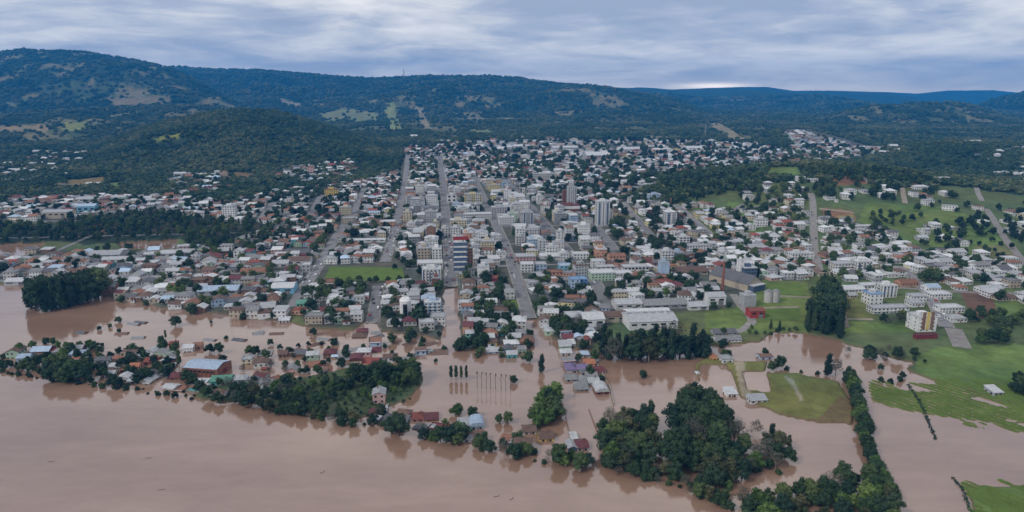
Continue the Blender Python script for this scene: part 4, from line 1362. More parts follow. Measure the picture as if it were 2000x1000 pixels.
def fill(poly, su, sv, prob, mix, place_name, size=(7.5, 11), sink=(0, 0), rz=None, tree=0.25, th=(5, 9), cls='house', water_ok=False, dmax=1e9, hs=(0, 0)):
    rz = GRID_RZ if rz is None else rz
    su, sv, tree = su * .83, sv * .79, tree * 1.6
    th = (th[0] * 1.15, th[1] * 1.4)
    P = np.array(poly, float)
    W = at(P[:, 0], P[:, 1])
    c, s = math.cos(rz), math.sin(rz)
    uu = W[:, 0] * c + W[:, 1] * s
    vv = -W[:, 0] * s + W[:, 1] * c
    U, V = np.meshgrid(np.arange(uu.min(), uu.max() + su, su), np.arange(vv.min(), vv.max() + sv, sv))
    U = U + RNG.uniform(-.2, .2, U.shape) * su + RNG.uniform(-.5, .5, (U.shape[0], 1)) * su
    V = V + RNG.uniform(-.24, .24, V.shape) * sv
    x, y = (U * c - V * s).ravel(), (U * s + V * c).ravel()
    z = np.maximum(ground(x, y), 0)
    px, py, _ = to_px(x, y, z)
    m = pip(px, py, poly) & (y < dmax) & (px > -60) & (px < 2060)
    for o in OPEN:
        m &= ~pip(px, py, o)
    if not water_ok:
        m &= ground(x, y) > 0.4
    x, y, z = x[m], y[m], z[m]
    if len(x) == 0:
        return
    rc = road_clear(x, y)
    for i in range(len(x)):
        w_ = random.uniform(size[0] * .92, size[1] * 1.0) * (1.08 if y[i] > 1300 else 1.0)
        d_ = random.uniform(size[0], size[1]) * random.choice((.85, 1, 1.15))
        built = random.random() < prob and rc[i] > max(w_, d_) * .38 and clear_of(x[i], y[i], max(w_, d_) * .38)
        if built:
            kind = pick(mix['k'])
            two = random.random() < mix['two']
            h = random.uniform(3.0, 4.0) + (2.8 if two else 0)
            if cls == 'shop':
                h = random.choice((4, 5, 6, 7, 8.5, 9.5, 9.5, 12.5, 13.5, 18)) + random.uniform(-.3, .5) + random.uniform(*hs)
            s_ = FPX / max(y[i], 1)
            cx_, cy_, _ = project(x[i], y[i], z[i])
            hide = [f_ for f_ in FRONTS if f_[3] > y[i] and f_[0] - w_ * s_ * .45 < cx_ < f_[1] + w_ * s_ * .45 and cy_ > f_[2] - 2]
            if hide:
                lim = min((cy_ - (f_[2] - .25 * (f_[2] - f_[4]))) / s_ for f_ in hide)
                if lim < 3.2:
                    continue
                if h > lim - 1.5:
                    h, two = max(2.4, min(h, lim - 1.5)), False
            rh = 0.6 if kind == 'flat' else min(w_, d_) * random.uniform(.16, .26)
            if kind in ('shed',):
                rh *= .5
            HOUSES.append(dict(x=x[i], y=y[i], z=z[i], rz=rz + random.choice((0, 0, 0, math.pi / 2)) + random.gauss(0, .11), w=w_, d=d_, h=h, kind=kind, rh=rh, wall=pick(mix['w']), roof=pick(mix['r']),
                               sink=random.uniform(*sink), place=place_name, cls=cls, two=two))
        if built and cls == 'house' and random.random() < .55:
            a_ = random.uniform(0, 6.28)
            qx, qy = x[i] + math.cos(a_) * su * .55, y[i] + math.sin(a_) * sv * .55
            if float(road_clear(np.array([qx]), np.array([qy]))[0]) > 2.5 and clear_of(qx, qy, 2) and (water_ok or float(ground(qx, qy)) > .4) and not in_open(qx, qy):
                HOUSES.append(dict(x=qx, y=qy, z=max(float(ground(qx, qy)), 0), rz=rz + random.gauss(0, .15), w=random.uniform(3.2, 6), d=random.uniform(3, 5), h=random.uniform(2.3, 3.0), kind=random.choice(('shed', 'shed', 'gable', 'flat')),
                                   rh=.7, wall=pick(mix['w']), roof=pick(mix['r']), sink=random.uniform(*sink) * .6, place=place_name, cls='house', two=False))
        if random.random() < (tree if built else tree * 2.2) * (.55 if y[i] > 1250 else 1):
            tx, ty = x[i] + random.uniform(.40, .6) * su * random.choice((-1, 1)), y[i] + random.uniform(.4, .6) * sv * random.choice((-1, 1))
            if float(road_clear(np.array([tx]), np.array([ty]))[0]) > 3.2 and (clear_of(tx, ty, 1.5)) and not in_open(tx, ty):
                TREE_PTS.append((tx, ty, float(max(ground(tx, ty), -.8)), random.uniform(*th), 'town', place_name, None, None))


def one(px0, px1, pyb, h, d, wall, roof, kind, label, rh=None, sink=1.2, rz=None):
    """a single house described by hand"""
    rz = GRID_RZ if rz is None else rz
    ctr, z, wd, mpp = place(px0, px1, pyb, d, rz)
    HOUSES.append(dict(x=ctr[0], y=ctr[1], z=z, rz=rz, w=wd, d=d, h=h + sink, kind=kind, rh=rh or min(wd, d) * .22, wall=wall, roof=roof, sink=sink, place='', cls='house', two=h > 4.5, label=label, keep=True))


R9 = math.radians(-9)
one(1107, 1128, 728, 2.2, 12, 'pale grey', 'purple', 'hip', 'house with large faded purple hipped roof in the flooded block beside the long wall')
one(1128, 1150, 726, 2.0, 9, 'pink', 'purple', 'gable', 'house with smaller purple gabled roof right of the large purple roofed house')
one(1143, 1163, 716, 2.2, 9, 'salmon', 'orange', 'gable', 'house with orange tiled roof next to the purple roofs')
one(1094, 1116, 683, 2.8, 8, 'pale green', 'pale grey', 'shed', 'pale green fronted house in the flooded block above the purple roofs')
one(1095, 1117, 694, 2.0, 8, 'off-white', 'white', 'gable', 'house with white metal roof below the pale green fronted house')
one(1112, 1124, 676, 2.0, 7, 'white', 'white', 'shed', 'small bright white roofed shed above the pale green fronted house')
one(1136, 1150, 698, 2.2, 8, 'pale grey', 'light blue', 'gable', 'house with pale blue roof edge left of the leaning dark trees')
one(1144, 1154, 672, 3.2, 8, 'pink', 'red', 'gable_y', 'pale pink gable house under the grove of dark trees')
one(1165, 1190, 770, 1.7, 11, 'dark red', 'white', 'vault', 'dark red house with bright white rounded roof at the end of the long wall', rh=2.6)
one(1105, 1128, 745, 1.5, 9, 'pale grey', 'grey', 'gable', 'grey roofed house directly below the large purple roofed house')
one(1132, 1152, 748, 1.5, 9, 'grey', 'grey', 'hip', 'house with weathered grey hipped roof below the smaller purple roofed house')
one(1150, 1172, 752, 1.6, 9, 'pale grey', 'pale grey', 'gable', 'pale grey roofed house just above the white rounded roof')
one(1124, 1150, 764, 1.4, 8, 'grey', 'grey', 'shed', 'grey roofed house left of the white rounded roof')
one(919, 945, 838, 1.8, 10, 'pale blue', 'light blue', 'vault', 'house with light blue rounded roof on the flooded riverbank', rh=2.4)
one(805, 828, 823, 1.4, 9, 'pink', 'red', 'hip', 'house with dull red hipped roof on the flooded riverbank')
one(832, 856, 822, 1.0, 9, 'brown', 'maroon', 'gable', 'house with maroon roof next to the dull red hipped roof on the riverbank')
one(740, 756, 806, 1.6, 8, 'off-white', 'pale grey', 'gable', 'pale roofed riverbank house left of the big round bank tree')
one(722, 738, 812, 1.6, 7, 'dark red', 'maroon', 'gable', 'small dark red riverbank house left of the pale roofed one')
one(895, 917, 836, 1.6, 7, 'cream', 'pale grey', 'shed', 'cream shed left of the light blue rounded roof')
one(1022, 1048, 848, 1.6, 8, 'off-white', 'brown', 'gable', 'brown roofed white house at the foot of the island trees')
one(1054, 1082, 862, 1.8, 8, 'yellow', 'brown', 'gable', 'house with yellow front and brown roof on the riverbank below the island trees')
one(1110, 1127, 882, 2.2, 8, 'slate blue', 'pale grey', 'gable_y', 'slate blue fronted house beside the maroon roof at the water edge')
one(1127, 1150, 880, 1.8, 9, 'off-white', 'maroon', 'gable', 'white house with wide maroon roof at the river edge by the dark wood')
one(1116, 1128, 862, 1.8, 6, 'white', 'white', 'shed', 'small white hut behind the slate blue fronted house')
one(910, 926, 664, 5.2, 8, 'mint green', 'pale grey', 'hip', 'mint green two-storey house beside dark trees at the end of the avenue', sink=.8)
one(953, 971, 676, 3.0, 8, 'yellow', 'brown', 'gable', 'yellow house beside dark bushes right of the mint green house')
one(990, 1010, 700, 3.0, 8, 'turquoise', 'pale grey', 'gable', 'turquoise house by the flooded street at the edge of the open water')
one(1012, 1028, 690, 3.0, 8, 'pale green', 'grey', 'gable', 'pale green house beside the turquoise house')
one(580, 612, 600, 3.2, 10, 'mint green', 'green', 'gable', 'house with mint green roof under the large dark park trees', sink=0)
one(608, 622, 604, 3.0, 8, 'white', 'white', 'gable', 'bright white roofed hut right of the mint green roof', sink=0)
one(962, 976, 553, 5.0, 10, 'red', 'red', 'gable', 'red house joined to a white curved wall right of the striped tower', sink=0)
one(977, 986, 557, 5.0, 12, 'white', 'white', 'gable_y', 'white narrow house joined to the red house', sink=0)
one(357, 376, 688, 3.2, 8, 'white', 'white', 'gable', 'white house with bright white roof behind the red brick hall')
one(377, 392, 682, 3.0, 7, 'salmon', 'terracotta', 'gable', 'salmon house right of the bright white one behind the brick hall')
one(330, 343, 678, 2.4, 7, 'red', 'red', 'gable', 'small red house left of the bright white house behind the brick hall')
one(60, 94, 692, 2.2, 10, 'dark red', 'light blue', 'gable', 'dark red house with pale lilac roof among trees on the left bank')
one(33, 56, 706, 2.6, 8, 'pale blue', 'light blue', 'gable', 'pale blue house at the left end of the riverbank')
one(134, 160, 698, 2.6, 8, 'pale blue', 'light blue', 'hip', 'house with light blue hipped roof among the left bank trees')
one(144, 160, 686, 2.4, 7, 'pink', 'pale grey', 'gable', 'pale pink house behind the light blue hipped roof on the left bank')
one(68, 90, 702, 2.0, 7, 'cream', 'brown', 'gable', 'cream house below the pale lilac roof on the left bank')
one(205, 222, 736, 2.0, 7, 'white', 'pale grey', 'gable', 'white shed right of the big dark bank trees at the left')
one(228, 250, 746, 2.4, 8, 'white', 'white', 'gable_y', 'white gabled house at the water edge on the left bank')
one(253, 270, 722, 2.4, 7, 'salmon', 'orange', 'gable', 'house with orange roof in the flooded rows left of the brick hall')
one(236, 256, 727, 2.0, 7, 'dark red', 'terracotta', 'gable', 'dark red house left of the orange roofed house on the left bank')
one(282, 308, 712, 2.2, 8, 'brick red', 'red', 'gable', 'brick house with red roof in the flooded rows left of the brick hall')
one(333, 358, 742, 2.0, 8, 'brick red', 'maroon', 'gable', 'long maroon roofed brick house below the left corner of the brick hall')
one(412, 450, 752, 2.6, 10, 'turquoise', 'green', 'gable', 'turquoise house with green roof below the brick hall')
one(455, 480, 748, 2.4, 8, 'pale blue', 'pale grey', 'hip', 'pale blue house right of the green roofed turquoise house')
one(472, 492, 712, 3.4, 7, 'cream', 'pale grey', 'flat', 'cream open veranda house right of the red brick hall')
one(683, 706, 712, 2.8, 9, 'cream', 'maroon', 'vault', 'cream house with rounded maroon roof in open flood water', rh=2.4)
one(632, 655, 696, 2.2, 9, 'brown', 'maroon', 'hip', 'brown house with maroon hipped roof standing in open flood water')
one(544, 560, 698, 2.4, 8, 'brown', 'brown', 'gable', 'brown house left of the maroon hipped roof in the flood')
one(697, 717, 651, 1.4, 8, 'brown', 'maroon', 'hip', 'dark maroon roof just above the water near the shore', sink=2.0)
one(688, 715, 660, .8, 9, 'brown', 'brown', 'hip', 'brown roof almost sunk below the dark maroon roof', sink=2.4)
one(545, 565, 630, 2.0, 9, 'off-white', 'white', 'gable', 'white roofed boathouse at the flooded shore left of the park trees')
one(1361, 1366, 731, .5, 3, 'white', 'white', 'shed', 'tiny white hut in the brown water right of the grove')
one(1410, 1432, 708, 2.2, 8, 'white', 'pale grey', 'flat', 'white flat pump house in the flooded yards near the meadow')
one(1390, 1402, 704, 1.6, 6, 'yellow', 'yellow' if 'yellow' in ROOFS else 'orange', 'shed', 'small yellow container in the flooded yards near the meadow')
one(1395, 1440, 655, 1.8, 10, 'pale grey', 'dark grey', 'gable', 'long dark roofed stable at the end of the winding lane', sink=0)
one(1398, 1450, 668, 1.6, 9, 'white', 'grey', 'gable', 'long grey roofed stable with white front below the dark roofed one', sink=.4)
one(1420, 1440, 775, 2.2, 7, 'white', 'white', 'shed', 'white flat roofed hut beside the flooded path near the dark wood')
one(1465, 1500, 786, 1.6, 6, 'off-white', 'pale grey', 'shed', 'long low pale shed on the lower edge of the field')
one(1940, 1960, 772, 2.0, 8, 'pale grey', 'white', 'shed', 'small white hut on the edge of the flooded meadow at the right')
one(1860, 1890, 630, 3.6, 10, 'white', 'pale grey', 'hip', 'white villa with pale roof beside the big round trees at the right', sink=0)
one(1838, 1885, 612, 4.5, 11, 'white', 'white', 'flat', 'white long terrace house above the dark hedge at the right', sink=0)
one(1818, 1860, 585, 4.5, 12, 'white', 'white', 'flat', 'white wide villa with flat roof left of the ploughed field', sink=0)
one(1930, 1965, 582, 5.0, 12, 'white', 'white', 'hip', 'large white house above the ploughed field corner', sink=0)
one(1915, 1960, 572, 4.0, 10, 'white', 'pale grey', 'gable', 'white long house behind the large white house by the ploughed field', sink=0)
one(1950, 1990, 588, 3.0, 12, 'cream', 'brown', 'hip', 'brown roofed house at the right end of the ploughed field', sink=0)
one(1812, 1838, 570, 4.2, 11, 'white', 'light blue', 'gable', 'white house with pale blue roof by the street at the right', sink=0)
one(1782, 1810, 590, 5.0, 10, 'white', 'pale grey', 'flat', 'white cubic house beside the street above the striped apartment block', sink=0)
one(1780, 1806, 600, 4.2, 10, 'white', 'pale grey', 'hip', 'white hipped house below the white cubic house by the street', sink=0)
one(1650, 1690, 572, 3.4, 12, 'white', 'white', 'gable', 'low white long house left of the white pavilion', sink=0)
one(1658, 1675, 583, 3.0, 9, 'cream', 'pale grey', 'gable', 'small cream house below the low white long house', sink=0)
one(1760, 1795, 560, 3.6, 12, 'salmon', 'terracotta', 'gable', 'salmon long house right of the grey striped white block', sink=0)

# the town, quarter by quarter (picture outlines on the ground)
CORE = [(800, 372), (1000, 362), (1120, 410), (1180, 470), (1200, 540), (1130, 560), (1000, 540), (860, 560), (800, 500)]
fill(CORE, 19, 21, .93, MIX_CORE, 'in the downtown blocks', size=(10, 16), tree=.16, th=(5, 9), cls='shop')
fill([(700, 385), (800, 372), (800, 515), (640, 515), (660, 462)], 15, 16, .88, MIX_TOWN, 'in the streets left of the avenue', size=(9, 13.5), tree=.35, th=(5, 9))
fill([(575, 600), (620, 560), (800, 556), (860, 560), (1000, 540), (1130, 560), (1190, 600), (1150, 640), (1050, 640), (870, 650), (720, 636), (600, 636)], 14, 16, .86, MIX_TOWN, 'between the sports field and the flooded shore', size=(8.5, 12.5), tree=.42, th=(5, 10))
fill([(1180, 470), (1400, 455), (1600, 470), (1650, 540), (1480, 548), (1440, 600), (1200, 606), (1190, 600), (1200, 540)], 15, 17, .86, MIX_TOWN, 'in the quarter around the grain store', size=(9, 14), tree=.30, th=(5, 10))
fill([(1060, 395), (1250, 385), (1440, 410), (1585, 440), (1590, 475), (1400, 455), (1180, 470), (1120, 410)], 15, 17, .80, MIX_TOWN, 'below the wooded knoll', size=(9, 13), tree=.5, th=(5, 10))
fill([(1600, 425), (1700, 440), (1780, 480), (1790, 545), (1650, 550), (1600, 475)], 16, 18, .75, MIX_RICH, 'in the suburb at the foot of the green slope', size=(9, 14), tree=.42)
fill([(1780, 500), (2060, 500), (2060, 600), (1960, 600), (1940, 568), (1860, 566), (1790, 545)], 16, 19, .66, MIX_RICH, 'in the suburb right of the ploughed field', size=(9.5, 15), tree=.42)
fill([(1480, 345), (1600, 345), (1585, 440), (1440, 405), (1440, 375)], 20, 26, .42, MIX_RICH, 'on the knoll beside the straight uphill street', size=(9, 13), tree=.8, th=(5, 10))
fill([(1600, 355), (1760, 350), (1830, 352), (1860, 395), (1790, 410), (1760, 400), (1690, 395), (1610, 400)], 22, 30, .30, MIX_RICH, 'on the crest of the green knoll', size=(9, 14), tree=.5, th=(5, 10))
fill([(1780, 470), (1830, 440), (1900, 410), (2060, 400), (2060, 480), (1960, 470), (1860, 500), (1790, 500)], 20, 26, .42, MIX_RICH, 'beside the steep road at the right', size=(9, 14), tree=.5)
fill([(-60, 506), (60, 492), (250, 492), (450, 482), (560, 442), (640, 425), (662, 458), (620, 525), (575, 590), (560, 626), (470, 620), (380, 610), (300, 595), (208, 578), (205, 542), (130, 545), (-60, 552)], 14, 15.5, .92, MIX_POOR, 'in the lower left town', size=(8.5, 13), tree=.22, th=(4, 9))
fill([(-60, 396), (130, 386), (330, 386), (450, 400), (440, 434), (290, 409), (230, 418), (140, 430), (-60, 432)], 15, 18, .85, MIX_TOWN, 'on the left terrace below the wooded hill', size=(9, 14), tree=.3)
fill([(440, 400), (560, 372), (600, 372), (700, 358), (775, 338), (795, 385), (700, 400), (655, 462), (590, 440), (440, 436)], 15, 18, .78, MIX_TOWN, 'in the upper left town', size=(9, 13), tree=.55, th=(5, 10))
fill([(800, 372), (780, 340), (795, 300), (870, 298), (1000, 322), (1060, 345), (1250, 382), (1060, 395), (1000, 362)], 17, 21, .80, MIX_TOWN, 'in the far streets behind downtown', size=(9, 14), tree=.7, th=(6, 11))
fill([(1000, 322), (1120, 302), (1300, 300), (1480, 290), (1560, 288), (1700, 290), (1740, 300), (1600, 318), (1450, 328), (1300, 345), (1250, 378), (1060, 345)], 22, 28, .86, MIX_TOWN, 'in the far valley', size=(11, 18), tree=.7, th=(7, 13))
fill([(790, 300), (800, 285), (870, 283), (1000, 300), (1000, 322), (870, 298)], 24, 32, .5, MIX_TOWN, 'in the far valley', size=(12, 20), tree=.8, th=(7, 13))
fill([(1000, 318), (870, 296), (880, 276), (1100, 272), (1300, 275), (1480, 280), (1480, 292), (1120, 302)], 38, 52, .6, MIX_TOWN, 'in the far valley', size=(13, 26), tree=.6, th=(9, 14))
fill([(1530, 256), (1570, 258), (1640, 278), (1680, 292), (1560, 292)], 26, 30, .85, MIX_POOR, 'on the far hillside', size=(13, 19), tree=.25, th=(7, 11))
fill([(1700, 288), (1745, 282), (1760, 295), (1720, 300)], 40, 50, .5, MIX_RICH, 'on the far hillside', size=(14, 22), tree=.2)
fill([(1870, 300), (2060, 280), (2060, 360), (1960, 350)], 34, 40, .34, MIX_RICH, 'in the valley behind the knoll', size=(12, 20), tree=.3, th=(7, 11))
fill([(60, 300), (130, 296), (185, 300), (160, 322), (60, 345), (-30, 345)], 34, 40, .42, MIX_RICH, 'on the pasture left of the wooded hill', size=(10, 16), tree=.4)
fill([(335, 342), (450, 338), (448, 376), (330, 384)], 22, 26, .6, MIX_TOWN, 'on the lower slope of the wooded hill', size=(10, 15), tree=.9)
fill([(540, 326), (690, 316), (700, 352), (550, 362)], 22, 28, .62, MIX_TOWN, 'on the lower slope of the wooded hill', size=(10, 15), tree=.9)
fill([(-60, 340), (40, 330), (150, 345), (130, 380), (-60, 388)], 40, 50, .25, MIX_RICH, 'on the lower slope of the wooded hill', size=(10, 15), tree=1.0)
# flooded rows
fill([(228, 690), (340, 680), (352, 735), (400, 745), (560, 740), (560, 762), (480, 775), (380, 768), (300, 752), (228, 740)], 10.5, 11, .86, MIX_POOR, 'in the flooded rows around the brick hall', size=(7, 9.6), sink=(1.9, 2.9), rz=R9, tree=.35, th=(4, 7), water_ok=True)
fill([(480, 690), (700, 670), (860, 690), (860, 712), (700, 712), (560, 735), (490, 720)], 15, 13, .5, MIX_POOR, 'in the flooded rows below the shore', size=(8, 11), sink=(2.0, 3.3), tree=.22, th=(3, 6), water_ok=True)
fill([(760, 655), (870, 655), (870, 700), (840, 690), (760, 672)], 13, 12, .3, MIX_POOR, 'in the flooded rows below the shore', size=(8, 11), sink=(2.0, 3.3), tree=.35, th=(3, 7), water_ok=True)
fill([(893, 640), (1030, 632), (1045, 690), (1030, 712), (960, 700), (893, 690)], 13, 12, .74, MIX_POOR, 'in the flooded block right of the avenue', size=(8, 11), sink=(.6, 1.6), tree=.45, th=(4, 8), water_ok=True)
fill([(1060, 640), (1150, 640), (1170, 700), (1185, 745), (1120, 760), (1098, 730), (1085, 690)], 11.5, 11, .82, MIX_POOR, 'in the flooded block beside the long wall', size=(7.5, 10), sink=(.8, 1.8), tree=.3, th=(4, 7), water_ok=True)
fill([(730, 800), (800, 806), (860, 830), (920, 845), (1040, 858), (1040, 880), (930, 865), (850, 850), (740, 818)], 11, 9.5, .8, MIX_POOR, 'on the flooded riverbank', size=(7, 9), sink=(1.6, 2.4), rz=R9, tree=.3, th=(4, 7), water_ok=True)
fill([(20, 690), (130, 680), (200, 690), (225, 735), (60, 712)], 13, 12, .3, MIX_POOR, 'on the left end of the riverbank', size=(7, 9), sink=(1.2, 2.2), tree=.3, th=(4, 7), water_ok=True)
fill([(560, 735), (680, 715), (780, 760), (720, 800), (600, 775)], 17, 16, .22, MIX_POOR, 'in the scrub of the riverbank', size=(7, 9), sink=(.2, .8), tree=.5, th=(3, 6), water_ok=True)
fill([(1355, 660), (1490, 675), (1495, 700), (1360, 705)], 16, 13, .42, MIX_POOR, 'in the flooded yards near the meadow', size=(7, 12), sink=(.6, 1.6), tree=.3, th=(4, 7), water_ok=True)
# roofs and gables that barely break the surface
for sx, sy in [(262, 633), (275, 630), (238, 652), (270, 660), (160, 650), (505, 652), (540, 652), (410, 664), (468, 664), (632, 663), (620, 672), (660, 655), (505, 600 + 50), (600, 690), (575, 684), (690, 683), (735, 650), (736, 658), (798, 672), (840, 672)]:
    c_ = at([sx], [sy])[0]
    HOUSES.append(dict(x=c_[0], y=c_[1], z=0, rz=GRID_RZ + random.choice((0, .6, -.4)), w=random.uniform(7, 10), d=random.uniform(6, 8), h=2.9, kind='gable', rh=1.5, wall='brown', roof=random.choice(('brown', 'dark grey', 'grey')),
                       sink=random.uniform(2.9, 3.3), place='almost wholly under the open flood water', cls='house', two=False))
H = HOUSES
hx, hy, hz = np.array([h['x'] for h in H]), np.array([h['y'] for h in H]), np.array([h['z'] for h in H])
hpx, hpy, hdep = to_px(hx, hy, hz)
for i, h in enumerate(H):
    s = FPX / hdep[i]
    h['px'], h['py'] = hpx[i], hpy[i]
    h['area'] = s * s * (h['w'] * (h['h'] - h['sink']) + h['w'] * h['d'] * .3)
    if not (-20 < h['px'] < 2020):
        h['area'] = 0
    if h.get('keep'):
        h['area'] += 1e5
houses = sorted([h for h in H if h['cls'] == 'house'], key=lambda h: -h['area'])
shops = sorted([h for h in H if h['cls'] == 'shop'], key=lambda h: -h['area'])
SINGLE_H, REST_H = houses[:285], houses[285:]
SINGLE_S, REST_S = shops[:230], shops[230:]
print('houses', len(houses), 'shops', len(shops))

LANDMARKS = [('the red brick hall', 390, 718), ('the sports field', 710, 535), ('the striped tower', 900, 500), ('the oval white tower', 792, 603), ('the pale blue apartment block', 845, 602), ('the mint green roof', 595, 592),
             ('the blue fronted store', 550, 568), ('the dark pine grove', 125, 570), ('the purple roofs', 1120, 715), ('the grain store', 1445, 555), ('the brick chimney', 1412, 540), ('the red shed', 1480, 612), ('the sawtooth factory', 1275, 630),
             ('the bright blue block', 1125, 552), ('the long dark warehouse', 1310, 598), ('the ploughed field', 1905, 592), ('the striped white block', 1810, 635), ('the tall dark strip of trees', 1608, 610), ('the lawn', 995, 595),
             ('the windowless grey tower', 1298, 527), ('the yellow wide block', 924, 390), ('the tallest white tower', 1180, 418), ('the pale stepped tower', 1117, 385), ('the pale downtown tower', 1031, 430), ('the maroon rounded roof', 695, 705),
             ('the big park trees', 618, 572), ('the white slab block', 843, 540), ('the blue grey warehouse', 425, 570), ('the yellow house', 962, 668), ('the turquoise house', 1000, 692), ('the light blue rounded roof', 932, 830),
             ('the white angular block', 945, 535), ('the white framed office', 1243, 528), ('the depot hall', 1160, 630), ('the cream square block', 675, 413), ('the white glass tower', 1687, 522), ('the cream tower block', 796, 427),
             ('the lilac roof', 77, 690), ('the green roofed turquoise house', 430, 748), ('the brown roofed hall', 583, 514), ('the white rounded roof', 1177, 762)]


def relation(px, py):
    best = min(LANDMARKS, key=lambda q: (q[1] - px) ** 2 + ((q[2] - py) * 1.6) ** 2)
    dx, dy = px - best[1], (py - best[2]) * 1.6
    if abs(dx) > abs(dy):
        rel = 'right of' if dx > 0 else 'left of'
    else:
        rel = 'in front of' if dy > 0 else 'behind'
    return f'{rel} {best[0]}'


KIND_WORD = {'hip': 'hipped', 'gable': 'gabled', 'gable_y': 'front-gabled', 'shed': 'sloping', 'flat': 'flat', 'vault': 'rounded'}
ORD = ['', 'second', 'third', 'fourth', 'fifth', 'sixth', 'seventh', 'eighth', 'ninth', 'tenth', 'eleventh', 'twelfth']


def unique_labels(items, base):
    """one label each: look and neighbour; only where these tie, the rank from the left"""
    groups = {}
    for h in items:
        if not h.get('label'):
            groups.setdefault(base(h), []).append(h)
    for lab, hs in groups.items():
        hs.sort(key=lambda h: h['px'])
        for i, h in enumerate(hs):
            h['label'] = lab if len(hs) == 1 else f"{lab}, {'leftmost' if i == 0 else ORD[min(i, 11)] + ' from left'}"
            while len(h['label'].split()) > 15 and ' the ' in h['label']:
                h['label'] = h['label'].replace(' the ', ' ', 1)
            for cut in ('flooded ', 'two-storey ', 'flat ', 'front-'):
                if len(h['label'].split()) > 15:
                    h['label'] = h['label'].replace(cut, '', 1)


def lab_house(h):
    fl = 'flooded ' if h['sink'] > .3 else ''
    return f"{fl}{h['wall']} {'two-storey ' if h['two'] else ''}house with {h['roof']} {KIND_WORD[h['kind']]} roof {relation(h['px'], h['py'])}"


def lab_shop(h):
    return f"{h['wall']} {max(1, int(round(h['h'] / 3.1)))}-storey block with {h['roof']} {KIND_WORD[h['kind']]} roof {relation(h['px'], h['py'])}"


unique_labels(SINGLE_H, lab_house)
unique_labels(SINGLE_S, lab_shop)


def build_house(h, name, cat, group):
    root = empty(name, (h['x'], h['y'], h['z'] - h['sink']), h['rz'], h['label'], cat, group)
    wall_geo(h['w'], h['d'], h['h'], h['kind'] if h['kind'] in ('gable', 'gable_y', 'shed') else 'flat', h['rh'], -1.2).build('wall', WM[h['wall']], root)
    roof_geo(h['w'], h['d'], h['h'], h['kind'], h['rh']).build('roof', RM[h['roof']] if h['roof'] in RM else RM['grey'], root)
    rects = [r for r in window_rects(h['w'], h['d'], h['h'], 2.9, 2.7, 1.3, 1.15)]
    m = MB()
    for r in rects:
        if random.random() < .9:
            window_box(m, h['w'], h['d'], r)
    if m.v:
        tag(m.build('window', MAT_GLASS, root), kind='stuff')
    if h['sink'] < 1.5 and cat == 'house':
        m = MB()
        window_box(m, h['w'], h['d'], ('f', h['w'] * .04, 0.05, .95, 2.1), .09)
        m.build('door', WM['brown'], root)
    if cat == 'house' and h['kind'] in ('hip', 'gable') and random.random() < .35:
        MB().box(h['w'] * .2, h['w'] * .2 + .7, h['d'] * .08, h['d'] * .08 + .7, h['h'], h['h'] + h['rh'] + .9).build('chimney', WM['brick red'], root)
    if cat == 'building' and h['kind'] == 'flat':
        if h['h'] > 8:
            MB().box(-h['w'] * .2, h['w'] * .15, 0, h['d'] * .3, h['h'] + .1, h['h'] + 2.7).build('stair_head', WM[h['wall']], root)
        m = MB()
        m.tube((h['w'] * .3, -h['d'] * .2, h['h'] + .1), (h['w'] * .3, -h['d'] * .2, h['h'] + 1.5), .8, .7, 8)
        m.build('water_tank', RM['light blue'], root)
    return root


for h in SINGLE_H:
    build_house(h, 'house', 'house', 'houses of the flooded town')
for h in SINGLE_S:
    build_house(h, 'town_block', 'building', 'low blocks of the downtown')

# all further houses: one mass of real geometry
V_, F_, C_ = [], [], []


def mass(mb, T, c):
    n = len(V_)
    V_.extend(T(p) for p in mb.v)
    F_.extend(tuple(n + i for i in q) for q in mb.f)
    C_.extend([c] * len(mb.v))


for h in REST_H + REST_S:
    cz, sz = math.cos(h['rz']), math.sin(h['rz'])
    ox, oy, oz = h['x'], h['y'], h['z'] - h['sink']

    def T(p, cz=cz, sz=sz, ox=ox, oy=oy, oz=oz):
        return (ox + p[0] * cz - p[1] * sz, oy + p[0] * sz + p[1] * cz, oz + p[2])

    j = random.uniform(.8, 1.05)
    mass(wall_geo(h['w'], h['d'], h['h'], h['kind'] if h['kind'] in ('gable', 'gable_y', 'shed') else 'flat', h['rh'], -2.5), T, tuple(j * c for c in WALLS[h['wall']]))
    mass(roof_geo(h['w'], h['d'], h['h'], h['kind'], h['rh']), T, tuple(j * c for c in ROOFS.get(h['roof'], ROOFS['grey'])))
    if h['y'] < 1700:
        m = MB()
        for r in window_rects(h['w'], h['d'], h['h'], 2.9, 3.2, 1.4, 1.2, 0, 'flr'):
            window_box(m, h['w'], h['d'], r)
        mass(m, T, (.045, .055, .07))
me = mesh_from('town_houses', V_, F_, [MAT_FARTOWN])
ca = me.color_attributes.new('Col', 'FLOAT_COLOR', 'POINT')
ca.data.foreach_set('color', np.c_[np.array(C_), np.ones(len(C_))].reshape(-1).astype(np.float32))
tag(link('town_houses', me), kind='stuff')

